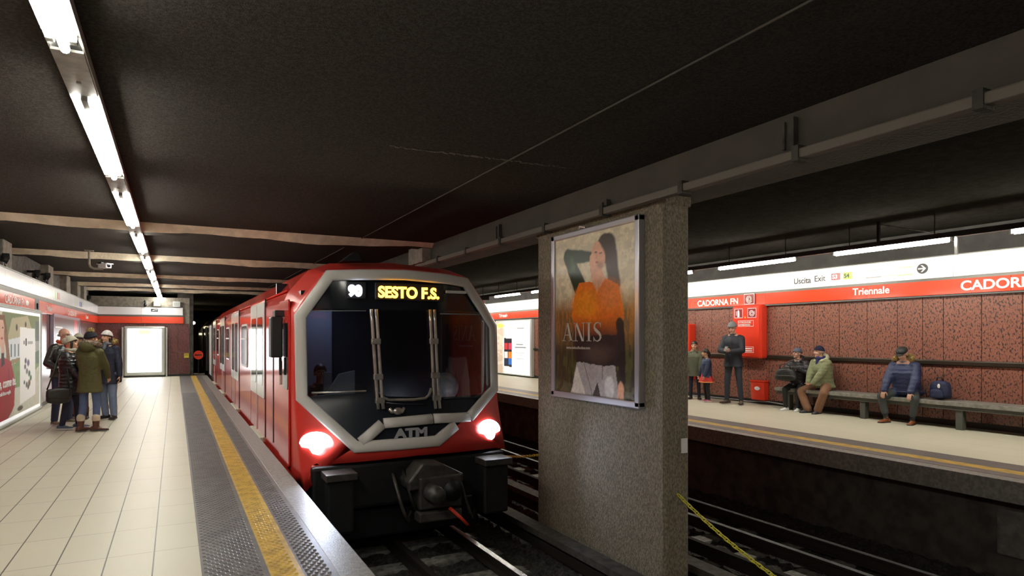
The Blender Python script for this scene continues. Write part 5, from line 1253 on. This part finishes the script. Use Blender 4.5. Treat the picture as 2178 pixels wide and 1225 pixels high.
    if hat is not None:
        m_ = MB()
        if hat_kind == 'beanie': shell('h', m_, None, -.02, 1.13, tilt=-12, top=.002)
        elif hat_kind == 'slouch':
            shell('h', m_, None, .10, 1.15, tilt=-20, top=.01); m_.ell(hp(0, .085, .045), (.078 * hs_, .075 * hs_, .070 * hs_), HR, 16, 10)
        elif hat_kind == 'cap':
            m_.ell(hp(0, .010, .070), (.098 * hs_, .120 * hs_, .066 * hs_), HR, 20, 10); m_.cone(hp(0, .0, .045), .05 * hs_, hp(0, .02, .045), .05 * hs_)
        ho = child_('hat', fused(m_, .007, 1), hat)
        if hat_kind in ('beanie', 'slouch'):
            tl = -12 if hat_kind == 'beanie' else -20; R = HR @ Matrix.Rotation(math.radians(tl), 3, 'X'); n = 26; rg = []
            for (zz, g) in ((.016, .107), (.018, .116), (.045, .117), (.047, .106)):
                rg.append([hp(0, .008, .028) + R @ (Vector((g * .80 * math.cos(2 * math.pi * j / n), g * .97 * math.sin(2 * math.pi * j / n), zz - .018)) * hs_) for j in range(n)])
            MB().loft(rg, False).build('hat_brim', hat, ho, smooth=True)
        if hat_kind == 'cap':
            rg = []
            for y_, w, zz in ((-.085, .075, .050), (-.125, .068, .038), (-.155, .040, .030)): rg.append([hp(x * w, y_ + .02 * x * x, zz + dz) for x, dz in ((-1, 0), (-.5, .006), (0, .008), (.5, .006), (1, 0), (.5, -.004), (0, -.004), (-.5, -.004))])
            MB().loft(rg).build('peak', hat, ho, smooth=True)
        if hat_kind == 'beanie' and isinstance(hide, str) and hide == 'pompom':
            child_('pompom', furry(hp(0, .015, .150), .060 * hs_, 5), M['fur_tan'])
    if hood is not None or hood_fur is not None:
        if hood is not None:
            m_ = MB(); c_ = neck + U * .03 * k - F * .10 * k
            m_.ell(c_, (.125 * k, .085 * k, .10 * k), n=18, m=10)
            for sx in (-1, 1): m_.cone(neck + Vector((sx * .095 * k, 0, .0)) - F * .05 * k, .05 * k, neck + Vector((sx * .085 * k, 0, -.01)) + F * .065 * k, .034 * k)
            child_('hood', fused(m_, .010, 2), hood)
        if hood_fur is not None:
            m_ = MB(); rs_ = random.Random(3); pts = []
            for j in range(21):
                a = math.pi * (-.12 + 1.24 * j / 20)
                pts.append(neck + U * (.075 + .03 * math.sin(a)) * k + Vector((.145 * k * math.cos(a), 0, 0)) - F * (.115 * k * math.sin(a) - .005 * k))
            child_('fur_trim', fur_rope(pts, .048 * k), hood_fur)
    if scarf is not None:
        m_ = MB(); pts = [neck + U * (.045 + .012 * math.sin(3 * a)) * k + Vector((.078 * k * math.cos(a), 0, 0)) - F * .078 * k * math.sin(a) for a in [2 * math.pi * j / 14 for j in range(15)]]
        m_.tube(pts, .032 * k, 10); m_.cone(neck + F * .08 * k + U * .02 * k, .036 * k, neck + F * .115 * k - U * .06 * k, .03 * k)
        child_('scarf', fused(m_, .009, 2), scarf)
    if glasses:
        m_ = MB()
        for sx in (-1, 1):
            m_.tube([hp(sx * .031 + .021 * math.cos(a), -.098 + .003 * abs(math.cos(a)), .003 + .016 * math.sin(a)) for a in [2 * math.pi * j / 14 for j in range(15)]], .0022 * hs_, 5)
            m_.tube([hp(sx * .052, -.094, .006), hp(sx * .074, -.04, .006), hp(sx * .078, .01, .004)], .0022 * hs_, 5)
        m_.tube([hp(-.010, -.100, .006), hp(.010, -.100, .006)], .0022 * hs_, 5)
        m_.build('spectacles', M['lens'], root, smooth=True)
    info = dict(root=root, neck=neck, pel=pel, wri=wri, elb=elb, knees=knees, sh=sh, k=k, hc=hc, U=U, F=F, hp=hp, hip=hip)
    return info
def furry(c, r, seed, n=240):
    rs_ = random.Random(seed); m_ = MB(); m_.ell(c, (r * .8,) * 3, n=16, m=10); c = Vector(c)
    for i in range(n):
        d = Vector((rs_.gauss(0, 1), rs_.gauss(0, 1), rs_.gauss(0, 1))).normalized(); s_ = d.orthogonal().normalized() * r * .09; t_ = d.cross(s_); tip = c + (d + Vector((rs_.uniform(-.2, .2), rs_.uniform(-.2, .2), rs_.uniform(-.3, .1)))) * r * rs_.uniform(1.0, 1.25); b_ = c + d * r * .7
        m_.add([b_ + s_, b_ - s_ * .5 + t_, b_ - s_ * .5 - t_, tip], [(0, 1, 3), (1, 2, 3), (2, 0, 3)])
    me = bpy.data.meshes.new('fur'); me.from_pydata(m_.v, [], m_.f); me.update(); return me
def fur_rope(pts, r, seed=2):
    rs_ = random.Random(seed); m_ = MB(); m_.tube(pts, r * .8, 10)
    for i in range(len(pts) - 1):
        a, b_ = Vector(pts[i]), Vector(pts[i + 1]); ax = (b_ - a).normalized()
        for j in range(46):
            c = a.lerp(b_, rs_.random()); d = Vector((rs_.gauss(0, 1), rs_.gauss(0, 1), rs_.gauss(0, 1))); d = (d - ax * d.dot(ax)).normalized(); s_ = ax * r * .11; t_ = d.cross(s_)
            tip = c + (d + ax * rs_.uniform(-.35, .35) + Vector((0, 0, -.12))) * r * rs_.uniform(1.0, 1.45); q = c + d * r * .6
            m_.add([q + s_, q - s_ * .5 + t_, q - s_ * .5 - t_, tip], [(0, 1, 3), (1, 2, 3), (2, 0, 3)])
    me = bpy.data.meshes.new('fur'); me.from_pydata(m_.v, [], m_.f); me.update(); return me
M['sole_white'] = mat('sole_white', (.6, .6, .58), .5); M['sole_dark'] = mat('sole_dark', (.02, .017, .015), .6)
M['fleece'] = cloth('fleece_cream', (.62, .54, .40), .9); M['fur_tan'] = mat('fur_tan', (.40, .28, .10), .85, noise=.5, nscale=40); M['fur_grey'] = mat('fur_brown_grey', (.30, .235, .17), .85, noise=.55, nscale=40)
M['hair_dark'] = mat('hair_dark', (.016, .011, .009), .5, noise=.4, nscale=60); M['hair_grey'] = mat('hair_grey', (.35, .33, .31), .6); M['hair_brown'] = mat('hair_brown', (.055, .032, .02), .5)
jeans = cloth('jeans_blue', (.085, .125, .25), .8, bump=.25); jeans_lt = cloth('jeans_light', (.17, .23, .36), .8, bump=.25); jeans_dk = cloth('jeans_dark', (.035, .05, .11), .8, bump=.25); jeans_navy = cloth('trousers_navy', (.014, .018, .045), .8)
blk_leather = cloth('black_leather', (.014, .013, .013), .32, bump=.5, bscale=30); blk_puff = cloth('black_puffer', (.013, .013, .017), .28, puff=5.0, bump=.6)
olive = cloth('olive_parka', (.085, .08, .025), .8, bump=.45); navy = cloth('navy_coat', (.010, .014, .034), .75)
blk = cloth('black_cloth', (.012, .012, .014), .75); cream_knit = cloth('cream_knit', (.48, .46, .36), .9, bump=.5, bscale=120); white_knit = cloth('white_knit', (.72, .72, .70), .9, bump=.5, bscale=120); black_knit = cloth('black_knit', (.008, .009, .016), .9, bump=.5, bscale=120)
brown_leather = cloth('brown_leather', (.10, .035, .022), .4, bump=.2); trainer_blue = cloth('trainer_blue', (.06, .10, .15), .6, bump=.1); trainer_grey = cloth('trainer_beige', (.16, .13, .085), .6, bump=.1)
red_scarf = cloth('red_scarf', (.42, .05, .02), .85)
D = math.radians
# --- the group of five on the near platform (camera direction from them is roughly towards -Y, slightly +X)
p = person('bald man in black leather jacket and red scarf, standing at the left of the group', (-1.75, 13.75, 0), D(40), 1.70, 'pale', (.52, .29, .21), stout=1.08, hands=[(-.24, -.24, 1.0), (.22, -.26, 1.02)], head_yaw=22, head_pitch=4,
           coat=blk_leather, coat_len=.06, coat_fat=.012, trousers=jeans_dk, leg_fat=.006, feet=[(-.13, 0, -12), (.15, .05, 25)], shoes=trainer_grey, shoe_kind='trainer', hair=M['hair_grey'], hair_kind='sides', scarf=red_scarf, glasses=True)
p = person('woman in black quilted coat and cream slouchy hat with a black shoulder bag', (-1.55, 13.02, 0), D(72), 1.55, 'warm', (.56, .32, .20), stout=1.14, hands=[(-.20, -.26, .82), (.22, -.24, .80)], head_yaw=14, head_pitch=-6,
           coat=blk_puff, coat_len=.26, coat_fat=.022, trousers=jeans_navy, feet=[(-.10, .06, 0), (.10, -.10, 8)], shoes=trainer_blue, shoe_kind='trainer', hair=M['hair_dark'], hair_kind='fringe', hat=cream_knit, hat_kind='slouch', scarf=cream_knit)
# her shoulder bag
bg = empty('handbag', (-1.68, 12.70, .46), D(15), 'soft black shoulder bag hanging at the hip of the woman in the cream hat', 'bag')
bag_m = cloth('bag_black', (.012, .012, .011), .38, bump=.3)
soft_box(MB(), -.17, .17, -.06, .06, 0, .27, taper=.08).build('bag_body', bag_m, bg, smooth=True)
soft_box(MB(), -.175, .175, -.07, -.02, .08, .27, taper=.05).build('flap', bag_m, bg, smooth=True)
MB().tube([(-.15, 0, .24), (-.06, .06, .5), (.02, .13, .78), (.08, .2, .84)], .012, 6).tube([(.15, 0, .24), (.14, .05, .5), (.10, .12, .76), (.08, .2, .84)], .012, 6).build('strap', bag_m, bg, smooth=True)
p = person('woman with glasses and a beige hat half hidden at the back of the group', (-1.60, 14.50, 0), D(-8), 1.60, 'warm', (.56, .32, .20), hands=[(-.2, -.2, .95), (.2, -.2, .95)], head_yaw=6,
           coat=blk, coat_len=.25, coat_fat=.01, trousers=cloth('trousers_rust', (.16, .05, .03), .8), shoes=blk_leather, shoe_kind='boot', hair=M['hair_dark'], hair_kind='long', hat=cream_knit, hat_kind='slouch', hood=cream_knit, glasses=True)
p = person('woman seen from behind in olive parka with fur hood and black hat', (-1.24, 12.62, 0), D(152), 1.63, 'warm', (.56, .32, .20), stout=.97, hands=[(-.13, -.27, .88), (.22, -.28, .90)], elbows=[(-1, .5, -.3), (1, .45, -.2)], head_yaw=-22,
           coat=olive, coat_len=.24, coat_fat=.018, hem_flare=.03, trousers=jeans, feet=[(-.12, .0, -70), (.10, .05, -10)], shoes=brown_leather, shoe_kind='boot', hair=M['hair_brown'], hair_kind='tail', hat=black_knit, hat_kind='beanie', hood=olive, hood_fur=M['fur_grey'], hide='pompom')
p = person('woman in white knitted hat and long navy coat, right of the group', (-1.12, 14.25, 0), D(-28), 1.66, 'warm', (.56, .32, .20), stout=1.02, hands=[(-.12, -.22, 1.0), (.27, -.06, .80)], head_yaw=-14,
           coat=navy, coat_len=.22, coat_fat=.014, trousers=jeans_lt, leg_fat=.012, feet=[(-.08, .04, -20), (.10, 0, 14)], shoes=blk, shoe_kind='boot', hat=white_knit, hat_kind='beanie', hair=M['hair_dark'], hair_kind='long', scarf=cloth('grey_scarf', (.12, .13, .16), .85), gloves=blk, hood_fur=M['fur_tan'])
# --- far platform, facing the tracks (-X): their local -Y turned to -X is a turn of -90 degrees
A = -90
p = person('boy in grey-green parka standing beside the pillar edge on the far platform', (11.48, 12.12, 0), D(A + 38), 1.42, 'child', (.50, .28, .18), child=True, hands=[(-.17, -.12, .66), (.17, -.12, .66)],
           coat=cloth('parka_greygreen', (.115, .125, .085), .8), coat_len=.22, coat_fat=.02, trousers=jeans_navy, shoes=blk, feet=[(-.10, .02, -10), (.11, 0, 20)], hair=M['hair_dark'], hair_kind='short', hood=cloth('parka_hood', (.20, .17, .11), .85))
p = person('girl in navy coat and red skirt with an orange hem on the far platform', (11.27, 11.50, 0), D(A - 18), 1.24, 'child', (.50, .28, .18), child=True, hands=[(-.16, -.12, .56), (.15, -.14, .56)], head_yaw=-30,
           coat=cloth('coat_navy_girl', (.018, .035, .085), .6, puff=4, bump=.3), coat_len=.12, coat_fat=.02, trousers=blk, skirt=cloth('skirt_red', (.62, .03, .025), .7), shoes=cloth('shoe_pink', (.50, .18, .26), .6), shoe_kind='trainer', feet=[(-.09, .02, -12), (.09, 0, 10)], hair=M['hair_dark'], hair_kind='tied')
p = person('man in grey knitted hat and dark jacket looking down at his phone', (11.42, 10.80, 0), D(A + 22), 1.90, 'pale', (.52, .29, .21), stout=1.04, hands=[(-.055, -.33, 1.22, (.55, -.75, .25), (.3, .2, 1)), (.055, -.33, 1.22, (-.55, -.75, .25), (-.3, .2, 1))], elbows=[(-1, .35, -.7), (1, .35, -.7)], head_pitch=22, hand_curl=.9,
           coat=cloth('jacket_midnight', (.013, .016, .028), .7), coat_len=.13, coat_fat=.012, trousers=cloth('trousers_slate', (.030, .038, .058), .8), feet=[(-.17, 0, -22), (.17, .0, 18)], shoes=cloth('suede_brown', (.09, .065, .045), .8), hat=cloth('grey_knit', (.20, .225, .24), .9, bump=.5, bscale=120), hat_kind='beanie')
def held(p, name, m_, pos, material, label, cat, R=None):
    o = m_.build(name, material, smooth=False, bevel=.004); o.parent = None
    o.matrix_world = p['root'].matrix_basis @ Matrix.Translation(pos); tag(o, label, cat); return o
kk = p['k']
held(p, 'mobile_phone', MB().box(-.036, .036, -.006, .006, -.07, .07), (0, -.405 * kk, 1.185 * kk), M['black'], 'small black phone held by the man in the grey hat', 'phone').rotation_euler = (D(-40), 0, D(A + 22))
sq = .48
# seated: pelvis above the seat, feet forward on the floor
p = person('seated woman in black puffer jacket and blue-grey hat holding a black bag on her lap', (11.80, 9.33, 0), D(A + 12), 1.58, 'pale', (.52, .29, .21), stout=1.12, seat=sq, lean=.10, feet=[(-.13, -.36, -8), (.12, -.33, 6)], hands=[(-.09, -.30, .86), (.11, -.30, .88)], elbows=[(-1, .2, -.6), (1, .2, -.6)], head_yaw=-26,
           coat=blk_puff, coat_len=.35, coat_fat=.03, trousers=blk, shoes=mat('shoe_silver', (.75, .75, .76), .3), shoe_kind='trainer', hat=cloth('bluegrey_knit', (.10, .12, .17), .9, bump=.5, bscale=120), hat_kind='beanie', hood=blk_puff, glasses=True, gloves=blk)
t = empty('travel_bag', (11.40, 9.33, .62), D(A + 12), 'bulky black bag on the lap of the seated woman in the blue-grey hat', 'bag')
soft_box(MB(), -.27, .27, -.13, .12, 0, .30, taper=.35).build('bag_body', cloth('bag_black_nylon', (.010, .011, .010), .5, bump=.5), t, smooth=True)
MB().tube([(-.12, -.06, .25), (-.10, -.07, .34), (.0, -.07, .37), (.10, -.07, .34), (.12, -.06, .25)], .012, 6).build('handle', M['black'], t, smooth=True)
MB().tube([(-.24, -.128, .12), (0, -.138, .13), (.24, -.128, .12)], .006, 5).build('zip', M['bench_leg'], t)
p = person('seated man in pale green padded jacket and navy hat with his hands joined', (11.80, 8.76, 0), D(A - 6), 1.68, 'pale', (.56, .31, .23), stout=1.16, seat=sq, lean=.14, feet=[(-.10, -.34, -8, 0, -.8), (.12, -.30, 12, 0, .8)], hands=[(-.05, -.36, .60, (.5, -.6, -.3), (.3, -.1, 1)), (.06, -.36, .60, (-.5, -.6, -.3), (-.3, -.1, 1))], elbows=[(-1, .3, -.3), (1, .3, -.3)], head_yaw=-20, head_pitch=2, hand_curl=1.0,
           coat=cloth('jacket_pale_green', (.215, .235, .125), .75, puff=4.5, bump=.5), coat_len=.30, coat_fat=.03, trousers=cloth('trousers_camel', (.25, .125, .07), .85), leg_fat=.022, flare=.012, shoes=cloth('shoe_slate', (.05, .055, .075), .4), hat=cloth('navy_knit', (.012, .012, .045), .9, bump=.5, bscale=120), hat_kind='beanie', hood=cloth('hood_cream', (.55, .54, .38), .9), scarf=cloth('scarf_navy', (.02, .025, .12), .85), hair=M['hair_grey'], hair_kind='sides')
p = person('seated man in blue padded coat with fur hood and black cap, hands on his knees', (11.80, 7.05, 0), D(A + 8), 1.72, 'pale', (.56, .31, .23), stout=1.22, seat=sq, lean=.22, feet=[(-.21, -.36, -14, 0, -.5), (.20, -.30, 8, 0, .4)], hands=[(-.22, -.40, .575, (0, -.55, -.8), (0, .5, -1)), (.21, -.37, .575, (0, -.55, -.8), (0, .5, -1))], elbows=[(-1, .2, -.1), (1, .2, -.1)], head_pitch=24, hand_curl=.5,
           coat=cloth('coat_royal_navy', (.022, .034, .105), .5, puff=4.0, bump=.5), coat_len=.42, coat_fat=.035, trousers=cloth('trousers_charcoal', (.055, .065, .065), .85), leg_fat=.010, socks=cloth('sock_black', (.02, .025, .025), .8), shoes=cloth('shoe_tan', (.27, .085, .03), .35, bump=.1), hat=cloth('cap_black', (.018, .018, .020), .6), hat_kind='cap', hair=M['hair_grey'], hair_kind='sides', hood_fur=M['fur_tan'], collar=True)
# --- the driver behind the windscreen
p = person('driver with short dark hair in dark clothes behind the left pane of the windscreen', (XC - .88, 8.70, -.10), 0, 1.70, 'driver', (.34, .19, .13), seat=.40, lean=.12, feet=[(-.13, -.38, 0), (.13, -.38, 0)], hands=[(-.22, -.50, .92), (.2, -.42, .86)], coat=blk, coat_len=.3, trousers=blk, shoes=blk, hair=M['hair_dark'], hair_kind='short')
